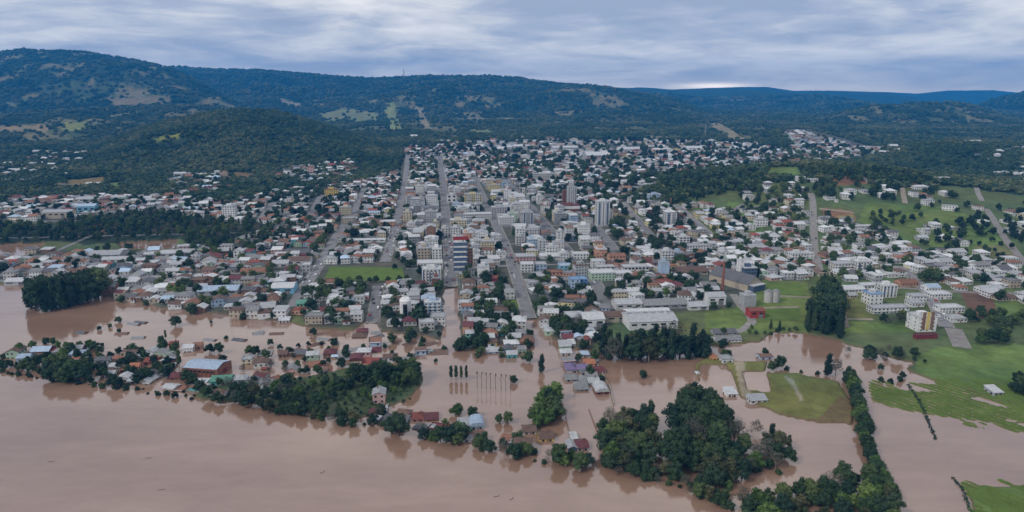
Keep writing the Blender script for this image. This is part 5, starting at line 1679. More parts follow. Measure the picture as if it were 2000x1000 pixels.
# ------------------------------------------------------------------ trees
def crown_mesh(name, blobs, nleaf, size, mat, core=.72, seed=0, up=0.0):
    """leaf sprays spread over and through overlapping boughs, thicker inside"""
    r = np.random.default_rng(seed)
    B = np.array(blobs, float)                       # x, y, z, rx, rz
    wgt = B[:, 3] ** 2
    bi = r.choice(len(B), nleaf, p=wgt / wgt.sum())
    d = r.normal(size=(nleaf, 3))
    d /= np.linalg.norm(d, axis=1)[:, None]
    rad = r.uniform(.70, 1.06, nleaf)
    pos = B[bi, :3] + d * rad[:, None] * B[bi][:, [3, 3, 4]]
    nrm = d + r.normal(size=(nleaf, 3)) * .55 + np.array([0, 0, up + .25])
    nrm /= np.linalg.norm(nrm, axis=1)[:, None]
    t = np.cross(nrm, r.normal(size=(nleaf, 3)))
    t /= np.maximum(np.linalg.norm(t, axis=1), 1e-6)[:, None]
    b = np.cross(nrm, t)
    s = size * r.uniform(.6, 1.35, nleaf)[:, None]
    e = r.uniform(.6, 1.0, nleaf)[:, None]
    q = np.stack([pos - t * s - b * s * e * .3, pos - b * s * e + nrm * s * .2, pos + t * s + b * s * e * .25, pos + b * s * e - nrm * s * .15], 1).reshape(-1, 3)
    verts = [tuple(p) for p in q]
    faces = [tuple(range(4 * i, 4 * i + 4)) for i in range(nleaf)]
    if core:
        for x, y, z, rx, rz in B:
            n0 = len(verts)
            K = 6
            ring = []
            for k, (lat, nn) in enumerate(((-.95, 1), (-.5, K), (.1, K), (.6, K), (1.0, 1))):
                if nn == 1:
                    verts.append((x, y, z + rz * core * lat))
                    ring.append([len(verts) - 1])
                else:
                    rr = math.sqrt(max(0, 1 - lat * lat)) * rx * core
                    ids = []
                    for i in range(nn):
                        a = 2 * math.pi * i / nn + k
                        verts.append((x + rr * math.cos(a) * r.uniform(.85, 1.15), y + rr * math.sin(a) * r.uniform(.85, 1.15), z + rz * core * lat))
                        ids.append(len(verts) - 1)
                    ring.append(ids)
            for k in range(4):
                a, b2 = ring[k], ring[k + 1]
                for i in range(K):
                    i2 = (i + 1) % K
                    if len(a) == 1:
                        faces.append((a[0], b2[i2], b2[i]))
                    elif len(b2) == 1:
                        faces.append((a[i], a[i2], b2[0]))
                    else:
                        faces.append((a[i], a[i2], b2[i2], b2[i]))
    return mesh_from(name, verts, faces, [mat])


def blobs_broad(seed, n, spread, zlo, zhi, r0, r1, sq=.85):
    r = random.Random(seed)
    out = []
    for i in range(n):
        a = 2 * math.pi * (i * .618 + r.uniform(-.08, .08))
        z = zlo + (zhi - zlo) * ((i + .5) / n) + r.uniform(-.03, .03)
        tt = (z - zlo) / (zhi - zlo)
        k = spread * math.sqrt(max(.05, 1 - (tt * 1.15 - .25) ** 2)) * r.uniform(.55, 1.1)
        rr = r.uniform(r0, r1) * (1.05 - .3 * tt)
        out.append((k * math.cos(a), k * math.sin(a), z, rr, rr * sq))
    out.append((0, 0, (zlo + zhi) / 2, r1 * 1.15, (zhi - zlo) * .42))
    return out


def blobs_column(seed, n, zlo, zhi, r0, r1, wob):
    r = random.Random(seed)
    out = []
    for i in range(n):
        t = (i + .5) / n
        z = zlo + (zhi - zlo) * t
        rr = (r0 + (r1 - r0) * t) * r.uniform(.85, 1.15)
        out.append((r.uniform(-wob, wob), r.uniform(-wob, wob), z, rr, rr * 1.15))
    return out


def trunk_mesh(name, r0, top, mat, seed, limbs=4):
    r = random.Random(seed)
    m = MB()
    m.tube((0, 0, -.12), (r.uniform(-.02, .02), r.uniform(-.02, .02), top), r0, r0 * .55, 7)
    for i in range(limbs):
        a = 2 * math.pi * i / max(limbs, 1) + r.uniform(-.4, .4)
        z = top * r.uniform(.6, .95)
        m.tube((0, 0, z), (.22 * math.cos(a), .22 * math.sin(a), z + r.uniform(.15, .28)), r0 * .45, r0 * .15, 5)
    return mesh_from(name, m.v, m.f, [mat])


def twig_mesh(name, seed):
    """a leafless or half-leafless tree: trunk, boughs, fine branches"""
    r = random.Random(seed)
    m = MB()

    def grow(p, d, L, rad, lev):
        q = p + d * L
        m.tube(p, q, rad, rad * .6, 5 if lev < 2 else 3)
        if lev >= 3:
            return
        for i in range(3 if lev else 4):
            nd = (d + Vector((r.uniform(-.8, .8), r.uniform(-.8, .8), r.uniform(-.1, .5)))).normalized()
            grow(p + d * L * r.uniform(.55, 1), nd, L * r.uniform(.5, .72), rad * .55, lev + 1)

    grow(Vector((0, 0, -.1)), Vector((0, 0, 1)), .48, .022, 0)
    return mesh_from(name, m.v, m.f, [MAT_PALE_TRUNK])


KINDS = {
    # kind: (name, look, [(crown mesh, trunk mesh)], width / height)
    'broad': ('broadleaf_tree', 'dark broadleaf tree', [(crown_mesh(f'crown_broad_{i}', blobs_broad(i, 9 + i, .27, .34, .86, .15, .22), 1500, .032, (LEAF, LEAF_DARK, LEAF, LEAF)[i], seed=i), trunk_mesh(f'trunk_broad_{i}', .028, .45, MAT_TRUNK, i)) for i in range(4)], 1.0),
    'bright': ('broadleaf_tree', 'fresh green tree', [(crown_mesh(f'crown_bright_{i}', blobs_broad(30 + i, 9, .27, .30, .84, .15, .22), 1500, .034, LEAF_BRIGHT, seed=40 + i), trunk_mesh(f'trunk_bright_{i}', .028, .42, MAT_TRUNK, 9 + i)) for i in range(2)], 1.0),
    'olive': ('broadleaf_tree', 'olive green tree', [(crown_mesh(f'crown_olive_{i}', blobs_broad(240 + i, 8 + i, .28, .30, .88, .12, .20), 1300, .028, LEAF_OLIVE, core=.6, seed=250 + i), trunk_mesh(f'trunk_olive_{i}', .026, .45, MAT_PALE_TRUNK, 80 + i)) for i in range(3)], .95),
    'tall': ('eucalyptus_tree', 'tall dark tree', [(crown_mesh(f'crown_tall_{i}', blobs_column(50 + i, 10, .17, .93, .15, .085, .07), 1300, .024, LEAF_DARK, core=.66, seed=60 + i), trunk_mesh(f'trunk_tall_{i}', .016, .7, MAT_PALE_TRUNK, 20 + i, 3)) for i in range(3)], .95),
    'pine': ('conifer_tree', 'dark conifer', [(crown_mesh(f'crown_pine_{i}', blobs_column(70 + i, 8, .14, .95, .17, .045, .02), 1200, .024, LEAF_DARK, core=.7, seed=80 + i), trunk_mesh(f'trunk_pine_{i}', .016, .5, MAT_TRUNK, 30 + i, 0)) for i in range(2)], .9),
    'column': ('poplar_tree', 'slim column shaped poplar', [(crown_mesh(f'crown_column_{i}', blobs_column(90 + i, 7, .30, .93, .10, .06, .02), 700, .028, LEAF, core=.7, seed=95 + i), trunk_mesh(f'trunk_column_{i}', .018, .5, MAT_PALE_TRUNK, 40 + i, 0)) for i in range(2)], 1.0),
    'shrub': ('shrub', 'low spreading green shrub', [(crown_mesh(f'crown_shrub_{i}', blobs_broad(110 + i, 7, .36, .16, .66, .24, .34, .8), 800, .055, (LEAF, LEAF_BRIGHT)[i], seed=120 + i), None) for i in range(2)], 1.3),
    'grey': ('bare_tree', 'greyish tree', [(crown_mesh(f'crown_grey_{i}', blobs_broad(130 + i, 8, .25, .38, .88, .13, .2), 850, .020, LEAF_GREY, core=0, seed=140 + i), twig_mesh(f'twigs_grey_{i}', 150 + i)) for i in range(2)], 1.0),
    'snag': ('bare_tree', 'bare trunk', [(crown_mesh('crown_snag', blobs_column(210, 3, .86, .96, .03, .025, .01), 60, .02, LEAF_GREY, core=0, seed=211), trunk_mesh('trunk_snag', .014, .93, MAT_TRUNK, 70, 2))], 1.0),
    'town': ('broadleaf_tree', 'small round garden tree', [(crown_mesh(f'crown_town_{i}', blobs_broad(160 + i, 6, .26, .28, .8, .2, .28), 420, .055, (LEAF, LEAF_DARK, LEAF)[i], seed=170 + i), trunk_mesh(f'trunk_town_{i}', .035, .42, MAT_TRUNK, 50 + i)) for i in range(3)], 1.05),
    'hill': ('broadleaf_tree', 'hillside tree', [(crown_mesh(f'crown_hill_{i}', blobs_broad(180 + i, 4, .30, .2, .72, .26, .36), 150, .10, LEAF_HILL, seed=190 + i), trunk_mesh(f'trunk_hill_{i}', .035, .35, MAT_TRUNK, 60 + i)) for i in range(3)], 1.2),
}


def grove(kind, poly, spacing, hh, place_name, group=None, mixk=None):
    """fill a picture outline (of the tree feet) with trees"""
    P = np.array(poly, float)
    W = at(P[:, 0], P[:, 1])
    gx, gy = np.meshgrid(np.arange(W[:, 0].min() - spacing, W[:, 0].max() + spacing, spacing), np.arange(W[:, 1].min() - spacing, W[:, 1].max() + spacing, spacing))
    gx[1::2] += spacing / 2
    x = (gx + RNG.uniform(-.36, .36, gx.shape) * spacing).ravel()
    y = (gy + RNG.uniform(-.36, .36, gy.shape) * spacing).ravel()
    z = np.maximum(ground(x, y), 0)
    px, py, _ = to_px(x, y, z)
    m = pip(px, py, poly) & (px > -60) & (px < 2060) & (py < 1060)
    for xx, yy in zip(x[m], y[m]):
        k = kind if not mixk or random.random() > .45 else random.choice(mixk)
        h = random.uniform(*hh)
        if k == 'shrub':
            h *= .4
        TREE_PTS.append((xx, yy, float(max(ground(xx, yy), -1.3)), h, k, place_name, group or place_name, None))


def row(kind, pts, spacing, hh, place_name, group=None, mixk=None, wob=.25):
    W = at([p[0] for p in pts], [p[1] for p in pts])
    for xx, yy in resample(W[:, :2], spacing):
        xx += random.uniform(-wob, wob) * spacing
        yy += random.uniform(-wob, wob) * spacing
        k = kind if not mixk or random.random() > .45 else random.choice(mixk)
        h = random.uniform(*hh) * (.4 if k == 'shrub' else 1)
        TREE_PTS.append((xx, yy, float(max(ground(xx, yy), -1.3)), h, k, place_name, group or place_name, None))


def lone(kind, px, py, hpx, label):
    c = at([px], [py])[0]
    _, _, dep = to_px(c[0], c[1], c[2])
    TREE_PTS.append((c[0], c[1], float(max(ground(c[0], c[1]), -.9)), hpx * float(dep) / FPX + .8, kind, '', None, label))


MX = ['shrub', 'bright', 'grey', 'olive', 'olive']
# the flooded woods at the lower right
grove('broad', [(1172, 826), (1276, 815), (1274, 900), (1264, 932), (1176, 905)], 6.4, (8, 16), 'in the flooded wood left of the narrow channel', mixk=['tall', 'bright', 'olive', 'olive', 'grey'])
grove('broad', [(1320, 790), (1400, 785), (1436, 860), (1428, 940), (1395, 952), (1312, 925)], 6.4, (9, 19), 'in the flooded wood right of the narrow channel', mixk=['tall', 'olive', 'olive', 'grey', 'grey'])
grove('broad', [(1395, 880), (1440, 870), (1540, 880), (1540, 925), (1480, 935), (1420, 960), (1400, 985)], 6.5, (6, 14), 'in the low flooded wood by the river', mixk=MX)
grove('broad', [(1440, 990), (1530, 960), (1640, 945), (1712, 935), (1748, 985), (1760, 1058), (1440, 1058)], 6.2, (6, 13.5), 'in the wood on the lower edge of the flooded field', mixk=MX)
row('broad', [(1300, 930), (1345, 950), (1390, 978), (1430, 995)], 6, (6, 12), 'on the river edge of the flooded wood', mixk=MX)
grove('shrub', [(1175, 895), (1230, 908), (1285, 922), (1340, 940), (1420, 975), (1415, 1000), (1330, 958), (1285, 945), (1230, 925), (1178, 912)], 5, (7, 17), 'on the river edge of the flooded wood')
row('broad', [(1658, 742), (1668, 770), (1680, 810), (1690, 850)], 5.0, (9, 12), 'in the hedge row along the right of the field', mixk=['bright', 'broad'], wob=.12)
row('broad', [(1685, 850), (1700, 905), (1722, 945), (1738, 975)], 5.0, (8, 11), 'in the hedge row between the two flooded fields', mixk=['bright', 'broad'], wob=.12)
row('broad', [(1440, 840), (1470, 845), (1500, 862), (1540, 868)], 8, (7, 12), 'in the broken row below the field', mixk=['grey', 'tall'])
# the island of trees and the bank
grove('bright', [(1042, 780), (1092, 775), (1102, 828), (1048, 832)], 6.5, (10, 15), 'on the flooded tree island beside the street', mixk=['broad'])
grove('broad', [(384, 774), (450, 768), (560, 778), (660, 800), (700, 818), (690, 832), (640, 824), (540, 806), (440, 790), (388, 785)], 7.2, (7, 11.5), 'in the thick row on the riverbank below the brick hall', mixk=MX)
row('grey', [(450, 765), (520, 768), (560, 785)], 9, (9, 13), 'in the thick row on the riverbank below the brick hall', mixk=MX)
row('broad', [(530, 806), (600, 815), (650, 826), (690, 832)], 6.0, (6, 10), 'on the riverbank under the green scrub', mixk=MX)
grove('bright', [(560, 770), (640, 745), (700, 730), (790, 760), (760, 790), (690, 815), (600, 800)], 9.5, (4, 7.5), 'in the green scrub of the riverbank', mixk=['shrub', 'broad', 'shrub'])
grove('shrub', [(470, 760), (600, 738), (700, 716), (820, 715), (828, 745), (800, 782), (700, 822), (600, 805)], 5.8, (4, 9), 'in the green scrub of the riverbank')
grove('broad', [(14, 712), (60, 690), (130, 690), (230, 700), (330, 690), (345, 740), (240, 752), (110, 742)], 11, (6, 10), 'between the houses of the left riverbank', mixk=['shrub', 'bright', 'grey'])
grove('shrub', [(-10, 716), (60, 730), (160, 744), (230, 748), (300, 760), (380, 768), (380, 782), (230, 762), (60, 742), (-10, 730)], 5.5, (5, 14), 'along the water edge of the left riverbank')
grove('broad', [(560, 735), (480, 742), (470, 722), (560, 715), (640, 712), (650, 725)], 11, (5, 8), 'between the houses right of the brick hall', mixk=['shrub', 'grey', 'bright'])
grove('broad', [(688, 742), (760, 730), (835, 738), (832, 755), (760, 752), (700, 752)], 7, (9, 14), 'in the dark clump behind the green scrub')
grove('broad', [(690, 828), (740, 815), (800, 838), (860, 850), (930, 858), (1040, 880), (1160, 895), (1160, 915), (1080, 908), (1000, 898), (930, 880), (850, 868), (760, 850), (690, 838)], 7.5, (4, 9), 'in the broken strip along the river below the rounded roof', mixk=['shrub', 'grey', 'bright'])
grove('broad', [(1180, 905), (1270, 925), (1400, 965), (1440, 985), (1440, 1010), (1380, 985), (1290, 950), (1180, 918)], 7, (5, 10), 'on the river edge of the flooded wood', mixk=['shrub', 'grey'])
grove('broad', [(85, 738), (140, 725), (185, 735), (170, 750), (110, 748)], 7, (12, 17), 'in the big clump on the left riverbank')
row('broad', [(2, 715), (40, 722), (80, 728)], 7, (5, 8), 'at the far left end of the riverbank', mixk=['shrub', 'bright'])
row('broad', [(64, 678), (90, 672), (130, 680), (175, 682), (190, 690)], 7.5, (6, 9), 'behind the lilac roof on the left bank', mixk=['bright', 'shrub'])
row('broad', [(190, 720), (215, 700), (250, 690), (275, 690)], 8, (6, 9), 'in the line behind the left bank houses', mixk=['shrub', 'grey'])
lone('bright', 40, 692, 26, 'fresh green tree standing alone at the left end of the bank')
lone('broad', 224, 756, 32, 'dark tree at the water edge beside the white gabled house')
lone('broad', 343, 637, 24, 'single dark round tree standing alone in the open flood')
lone('broad', 410, 690, 22, 'left one of two joined dark trees behind the brick hall')
lone('broad', 428, 690, 24, 'right one of two joined dark trees behind the brick hall')
lone('broad', 436, 712, 22, 'dark tree at the right corner of the brick hall')
lone('column', 351, 718, 40, 'slim dark tree at the left corner of the brick hall')
lone('column', 324, 662, 20, 'slim dark tree in the flood left of the brick hall')
lone('broad', 316, 672, 18, 'wide dark bush below the slim tree in the flood')
for i, (tx, ty, th_) in enumerate([(194, 645, 10), (200, 676, 8), (232, 630, 14), (215, 640, 10), (233, 650, 10), (325, 728, 18), (278, 735, 16), (412, 632, 8), (442, 662, 8), (528, 675, 15), (547, 682, 12), (583, 678, 10), (602, 674, 9), (628, 674, 9), (675, 690, 14), (710, 680, 10), (612, 655, 18)]):
    lone('shrub', tx, ty, th_, None)
lone('broad', 500, 695, 22, 'dark bush in the flood above the cream veranda house')
lone('broad', 488, 692, 20, 'dark round bush left of another in the flood above the cream veranda house')
lone('broad', 780, 852, 52, 'big round dark tree at the river edge left of the red hipped roof')
lone('broad', 765, 846, 40, 'dark tree joined to the left side of the big round bank tree')
lone('grey', 830, 850, 28, 'greyish tree between two dark bank trees')
for tx, ty, th_, lb in [(860, 862, 36, 'left one of the three dark trees below the maroon roof'), (880, 866, 42, 'middle one of the three dark trees below the maroon roof'), (896, 868, 30, 'right one of the three dark trees below the maroon roof'),
                        (935, 876, 26, 'dark tree below the light blue rounded roof'), (955, 882, 28, 'dark tree second below the light blue rounded roof'), (985, 888, 32, 'greenish tree at the river edge above the brown reflections'),
                        (1005, 894, 34, 'dark tree at the river edge left of the brown roofed white house'), (1030, 890, 28, 'small dark tree beside the yellow fronted house'), (1092, 905, 46, 'dark egg shaped tree standing in the river below the yellow fronted house'),
                        (1135, 917, 38, 'dark tree below the slate blue fronted house'), (1148, 910, 30, 'small dark tree right of the tree below the slate blue house'), (1063, 905, 10, 'tiny bush in the river left of the egg shaped tree')]:
    lone('grey' if 'greenish' in lb else 'broad', tx, ty, th_, lb)
lone('bright', 893, 810, 26, 'fresh green clipped tree standing in the flood, left of a pair')
lone('broad', 923, 814, 24, 'dark square tree standing in the flood, right of a pair')
lone('broad', 992, 825, 26, 'low wide dark tree alone in the flood left of the tree island')
lone('broad', 975, 826, 20, 'small dark tree joined to the low wide tree in the flood')
lone('broad', 541, 810, 16, 'small round bush hanging into the river below the bank row')
lone('broad', 1003, 748, 18, 'small dark round tree alone in the flood near the bare trunks')
lone('tall', 1057, 728, 40, 'tall misty dark tree above the tree island')
lone('broad', 1256, 738, 18, 'small dark bush alone in the brown pond below the grove')
for i in range(4):
    lone('column', 881 + i * 10, 742, 32, ('leftmost', 'second', 'third', 'rightmost')[i] + ' poplar in the short row standing in the flood')
for i, bx in enumerate([932, 941, 950, 958, 968, 979, 988, 997]):
    lone('snag', bx, 756 + i, 34, ('leftmost', 'second', 'third', 'fourth', 'fifth', 'sixth', 'seventh', 'rightmost')[i] + ' bare trunk in the row standing in the flood')
# grove below the factory
grove('tall', [(1165, 688), (1230, 684), (1385, 686), (1378, 704), (1260, 708), (1178, 708)], 7.0, (17, 25), 'in the tall grove below the sawtooth factory', mixk=['broad', 'grey', 'olive'])
grove('broad', [(1065, 640), (1135, 632), (1150, 655), (1090, 662)], 8, (8, 12), 'in the garden clump left of the depot hall', mixk=['bright', 'grey'])
# grove standing in the flood at the left
grove('tall', [(50, 604), (100, 596), (190, 574), (206, 582), (140, 602), (62, 612)], 6.0, (24, 31), 'in the dark grove standing in the flood at the left', mixk=['broad'])
# the tall strip at the right and trees round the pond
grove('pine', [(1572, 650), (1640, 668), (1645, 620), (1628, 578), (1600, 580), (1586, 610)], 6.5, (19, 26), 'in the tall dark strip beside the pond', mixk=['broad', 'tall'])
row('shrub', [(1480, 655), (1530, 645), (1575, 650)], 6, (8, 12), 'on the grassy bank left of the dark strip')
for tx, ty, th_, lb in [(1505, 643, 22, 'left one of two dark cone trees on the grassy bank'), (1522, 646, 22, 'right one of two dark cone trees on the grassy bank')]:
    lone('pine', tx, ty, th_, lb)
grove('broad', [(1480, 722), (1510, 714), (1538, 722), (1500, 730)], 7.5, (8, 12), 'in the dark clump at the left side of the pond')
lone('tall', 1615, 735, 50, 'tall thin crowned tree at the right of the pond')
lone('grey', 1632, 732, 36, 'greyish tree beside the tall thin crowned one at the pond')
row('broad', [(1540, 722), (1570, 728), (1600, 733)], 7, (3, 5), 'in the low hedge above the field')
grove('broad', [(1690, 690), (1740, 690), (1812, 706), (1800, 716), (1740, 706), (1690, 702)], 7.5, (7, 11), 'in the long dark clump at the edge of the right meadow', mixk=['shrub', 'grey'])
row('grey', [(1655, 690), (1690, 700), (1730, 705)], 9, (5, 8), 'along the muddy edge of the right pond')
for i, (tx, ty) in enumerate([(1720, 746), (1739, 749), (1757, 745), (1720, 722), (1762, 737)]):
    lone('shrub', tx, ty, 13, None)
grove('broad', [(1712, 632), (1775, 628), (1772, 642), (1720, 644)], 8, (9, 12), 'in front of the white terrace row', mixk=['grey'])
grove('bright', [(1900, 676), (1958, 682), (1966, 664), (1905, 658)], 8.5, (9, 13), 'in the big round clump on the right meadow', mixk=['broad', 'broad'])
grove('broad', [(1870, 628), (1940, 640), (2020, 652), (2020, 630), (1950, 622), (1890, 612)], 8.5, (8, 12), 'in the dark belt right of the ploughed field', mixk=['shrub'])
grove('broad', [(1968, 775), (2030, 790), (2030, 752), (1985, 752)], 8, (8, 12), 'at the right edge of the flooded meadow')
grove('broad', [(1795, 545), (1850, 545), (1848, 552), (1800, 552)], 8, (9, 12), 'in the clump above the long street at the right')
# parks and clumps inside the town
grove('broad', [(588, 592), (640, 588), (655, 580), (645, 575), (600, 578)], 7.5, (9, 13), 'in the big park clump beside the first long street')
grove('broad', [(655, 600), (690, 596), (690, 575), (660, 578)], 9, (7, 10), 'in the park clump right of the big one')
row('broad', [(700, 553), (720, 552), (755, 552), (795, 553)], 9, (6, 9), 'in the row on the near side of the sports field')
row('broad', [(775, 527), (797, 527), (790, 518)], 8, (7, 10), 'behind the far corner of the sports field')
grove('broad', [(940, 596), (985, 594), (982, 582), (945, 582)], 8, (8, 11), 'in the garden clump left of the lawn')
grove('broad', [(1180, 586), (1245, 580), (1248, 570), (1185, 572)], 8, (9, 12), 'in the park left of the factory', mixk=['bright'])
lone('bright', 1300, 580, 20, 'round green tree above the long dark warehouse')
lone('broad', 1263, 563, 24, 'dark tree in front of the windowless grey tower')
lone('broad', 1270, 584, 18, 'lower dark tree left of the round green tree')
grove('broad', [(757, 644), (775, 656), (788, 652), (772, 642)], 7, (8, 12), 'by the water below the oval white tower')
grove('broad', [(866, 680), (900, 690), (960, 682), (955, 672), (895, 672)], 8, (8, 12), 'in the dark clump across the end of the avenue')
grove('broad', [(625, 630), (650, 640), (690, 640), (680, 628), (640, 620)], 8, (7, 11), 'on the shore below the park', mixk=['grey'])
grove('broad', [(320, 582), (360, 578), (385, 568), (365, 562), (335, 570)], 8, (8, 11), 'in the clump in the middle of the lower left town', mixk=['bright'])
lone('broad', 421, 583, 16, 'round dark tree in front of the blue grey roofed warehouse')
row('broad', [(318, 597), (335, 594)], 7, (5, 8), 'at the shore of the lower left town')
grove('broad', [(665, 463), (735, 463), (735, 452), (690, 455)], 8, (7, 10), 'in the dark clump in the middle left of downtown')
grove('broad', [(1062, 425), (1100, 440), (1110, 430), (1090, 405), (1070, 405)], 9, (9, 12), 'in the park in front of the red brick building')
grove('broad', [(1265, 495), (1295, 492), (1298, 470), (1270, 465)], 9, (9, 12), 'in the dark park beside the middle street', )
grove('broad', [(1105, 465), (1160, 470), (1165, 450), (1110, 445)], 9, (7, 10), 'in the gardens right of the third street')
grove('broad', [(955, 406), (980, 408), (978, 398), (955, 398)], 9, (8, 11), 'in the dark clump at the head of downtown')
# woods beyond
grove('broad', [(-60, 440), (100, 445), (200, 425), (300, 416), (420, 430), (560, 448), (590, 465), (480, 490), (375, 496), (352, 466), (235, 474), (100, 473), (-60, 478)], 10, (8, 13), 'in the left lowland wood', mixk=['grey', 'shrub', 'tall'])
grove('broad', [(1240, 390), (1300, 358), (1400, 345), (1480, 335), (1490, 360), (1400, 385), (1300, 405)], 11, (8, 13), 'on the wooded knoll', mixk=['tall'])
grove('broad', [(1560, 332), (1650, 328), (1760, 340), (1830, 356), (1800, 362), (1700, 356), (1590, 348)], 9, (9, 13), 'on the crest of the right knoll', mixk=['tall'])
grove('broad', [(1420, 410), (1480, 380), (1560, 385), (1570, 430), (1500, 440), (1440, 440)], 17, (6, 11), 'on the green slope of the knoll')
grove('broad', [(1590, 388), (1632, 388), (1630, 360), (1592, 360)], 10, (9, 13), 'beside the top of the straight uphill street')
grove('broad', [(1690, 440), (1760, 442), (1800, 425), (1760, 415), (1690, 415)], 12, (6, 10), 'on the green slope between the houses')
grove('broad', [(1610, 470), (1800, 470), (1850, 440), (1950, 420), (2050, 440), (2050, 520), (1700, 530)], 26, (5, 9), 'scattered over the right slope')
grove('bright', [(1400, 655), (1480, 640), (1590, 640), (1570, 560), (1640, 560), (1660, 680), (1560, 650)], 22, (4, 8), 'scattered over the meadow')

T_ = TREE_PTS
tx, ty, tz, th_ = (np.array([t[i] for t in T_], float) for i in range(4))
tpx, tpy, tdep = to_px(tx, ty, tz)
apx = th_ * FPX / tdep
inview = (tpx > -30) & (tpx < 2030) & (tpy < 1060)
score = np.where(inview, apx, 0) + np.array([1000 if t[7] else 0 for t in T_])
order = np.argsort(-score)
LIMIT = 290
chosen = order[:LIMIT]
rest = order[LIMIT:]
PROTO = {}
# inside a grove every tree is told by its rank from the water side and its turn in that rank
RANK = {}
byp = {}
for i in chosen:
    if T_[i][5] and not T_[i][7]:
        byp.setdefault((T_[i][5], KINDS[T_[i][4]][1]), []).append(i)
for (place_name, _), ids in byp.items():
    if len(ids) == 1:
        continue
    ids.sort(key=lambda i: -tpy[i])
    for r0 in range(0, len(ids), 9):
        part_ = sorted(ids[r0:r0 + 9], key=lambda i: tpx[i])
        rk = ('front', 'second', 'third', 'fourth', 'fifth', 'sixth', 'seventh')[min(r0 // 9, 6)]
        for q, i in enumerate(part_):
            RANK[i] = f"{place_name}, {rk} rank, {'leftmost' if q == 0 else ORD[q]}"
for i in chosen:
    x, y, z, h, kind, place_name, group, label = T_[i]
    name, look, protos, wr = KINDS[kind]
    k = random.randrange(len(protos))
    if not label:
        label = f'{look} {RANK.get(i, place_name)}' if place_name else f"{look} {'standing in the flood ' if z < .2 else ''}{relation(tpx[i], tpy[i])}"
    while len(label.split()) > 15 and ' the ' in label:
        label = label.replace(' the ', ' ', 1)
    root = empty(name, (x, y, z), random.uniform(0, 6.28), label, 'shrub' if kind == 'shrub' else 'tree', group if not T_[i][7] else 'single trees of the flood plain')
    f = random.uniform(.88, 1.15) * wr
    root.scale = (h * f, h * f * random.uniform(.9, 1.1), h)
    cm_, tm_ = protos[k]
    o = link('crown', cm_, root)
    PROTO.setdefault((kind, k), o)
    if tm_ is not None:
        link('trunk', tm_, root)
# labels that tie by accident get one group, so that they read as look-alikes
seen = {}
for o in col.objects:
    if o.get('category') in ('tree', 'shrub'):
        seen.setdefault(o['label'], []).append(o)
for lb, os_ in seen.items():
    if len(os_) > 1:
        os_.sort(key=lambda o: project(o.location.x, o.location.y, o.location.z)[0])
        for o in os_:
            o['group'] = 'trees ' + lb.split(' tree ')[-1] if ' tree ' in lb else lb
print('trees', len(T_), 'single', len(chosen))


def scatter(name, pts, protos, loc=(0, 0, 0)):
    """one mass of foliage: points that carry a tree each. pts rows: x, y, z, sx, sz, rot, proto index"""
    pts = np.asarray(pts, np.float32)
    me = bpy.data.meshes.new(name)
    me.vertices.add(len(pts))
    me.vertices.foreach_set('co', pts[:, :3].reshape(-1).copy())
    a = me.attributes.new('size', 'FLOAT_VECTOR', 'POINT')
    a.data.foreach_set('vector', pts[:, [3, 3, 4]].reshape(-1).copy())
    a = me.attributes.new('turn', 'FLOAT_VECTOR', 'POINT')
    a.data.foreach_set('vector', np.c_[np.zeros((len(pts), 2)), pts[:, 5]].astype(np.float32).reshape(-1))
    a = me.attributes.new('which', 'INT', 'POINT')
    a.data.foreach_set('value', pts[:, 6].astype(np.int32))
    o = link(name, me)
    ng = bpy.data.node_groups.new(name, 'GeometryNodeTree')
    ng.interface.new_socket('Geometry', in_out='INPUT', socket_type='NodeSocketGeometry')
    ng.interface.new_socket('Geometry', in_out='OUTPUT', socket_type='NodeSocketGeometry')
    N, L = ng.nodes, ng.links
    gi, go = N.new('NodeGroupInput'), N.new('NodeGroupOutput')
    iop = N.new('GeometryNodeInstanceOnPoints')
    join = N.new('GeometryNodeJoinGeometry')
    for p in reversed(protos):
        oi = N.new('GeometryNodeObjectInfo')
        oi.inputs['Object'].default_value = p
        oi.inputs['As Instance'].default_value = True
        oi.transform_space = 'ORIGINAL'
        L.new(oi.outputs['Geometry'], join.inputs[0])

    def attr(nm, typ):
        nd = N.new('GeometryNodeInputNamedAttribute')
        nd.data_type = typ
        nd.inputs['Name'].default_value = nm
        return nd.outputs['Attribute']

    L.new(gi.outputs[0], iop.inputs['Points'])
    L.new(join.outputs[0], iop.inputs['Instance'])
    iop.inputs['Pick Instance'].default_value = True
    L.new(attr('which', 'INT'), iop.inputs['Instance Index'])
    L.new(attr('turn', 'FLOAT_VECTOR'), iop.inputs['Rotation'])
    L.new(attr('size', 'FLOAT_VECTOR'), iop.inputs['Scale'])
    L.new(iop.outputs[0], go.inputs[0])
    md = o.modifiers.new('scatter', 'NODES')
    md.node_group = ng
    return tag(o, kind='stuff')


# trees past the limit: one mass
need = sorted({('town', 0), ('town', 1), ('town', 2), ('hill', 0), ('hill', 1), ('hill', 2)})
spare = [(t, i) for i, t in enumerate(T_) if t[4] == 'town' and inview[i]]
spare.sort(key=lambda q: -apx[q[1]])
spare = sorted(spare[:len(need)], key=lambda q: tpx[q[1]])
for n_, key in enumerate(need):
    # the kinds that only the masses use also stand once or twice as trees of their own
    t, i = spare[n_]
    x, y, z, h = t[:4]
    name, look, protos, wr = KINDS[key[0]]
    root = empty(name, (x, y, z), 0, f'small round garden tree {relation(tpx[i], tpy[i])}, {ORD[n_ + 1]} from left', 'tree', 'garden trees of the town')
    root.scale = (h * wr, h * wr, h)
    PROTO[key] = link('crown', protos[key[1]][0], root)
    link('trunk', protos[key[1]][1], root)
used = {id(s[0]) for s in spare[:len(need)]}
plist = list(PROTO.items())
pidx = {}
for j, (key, o) in enumerate(plist):
    pidx.setdefault(key[0], []).append(j)
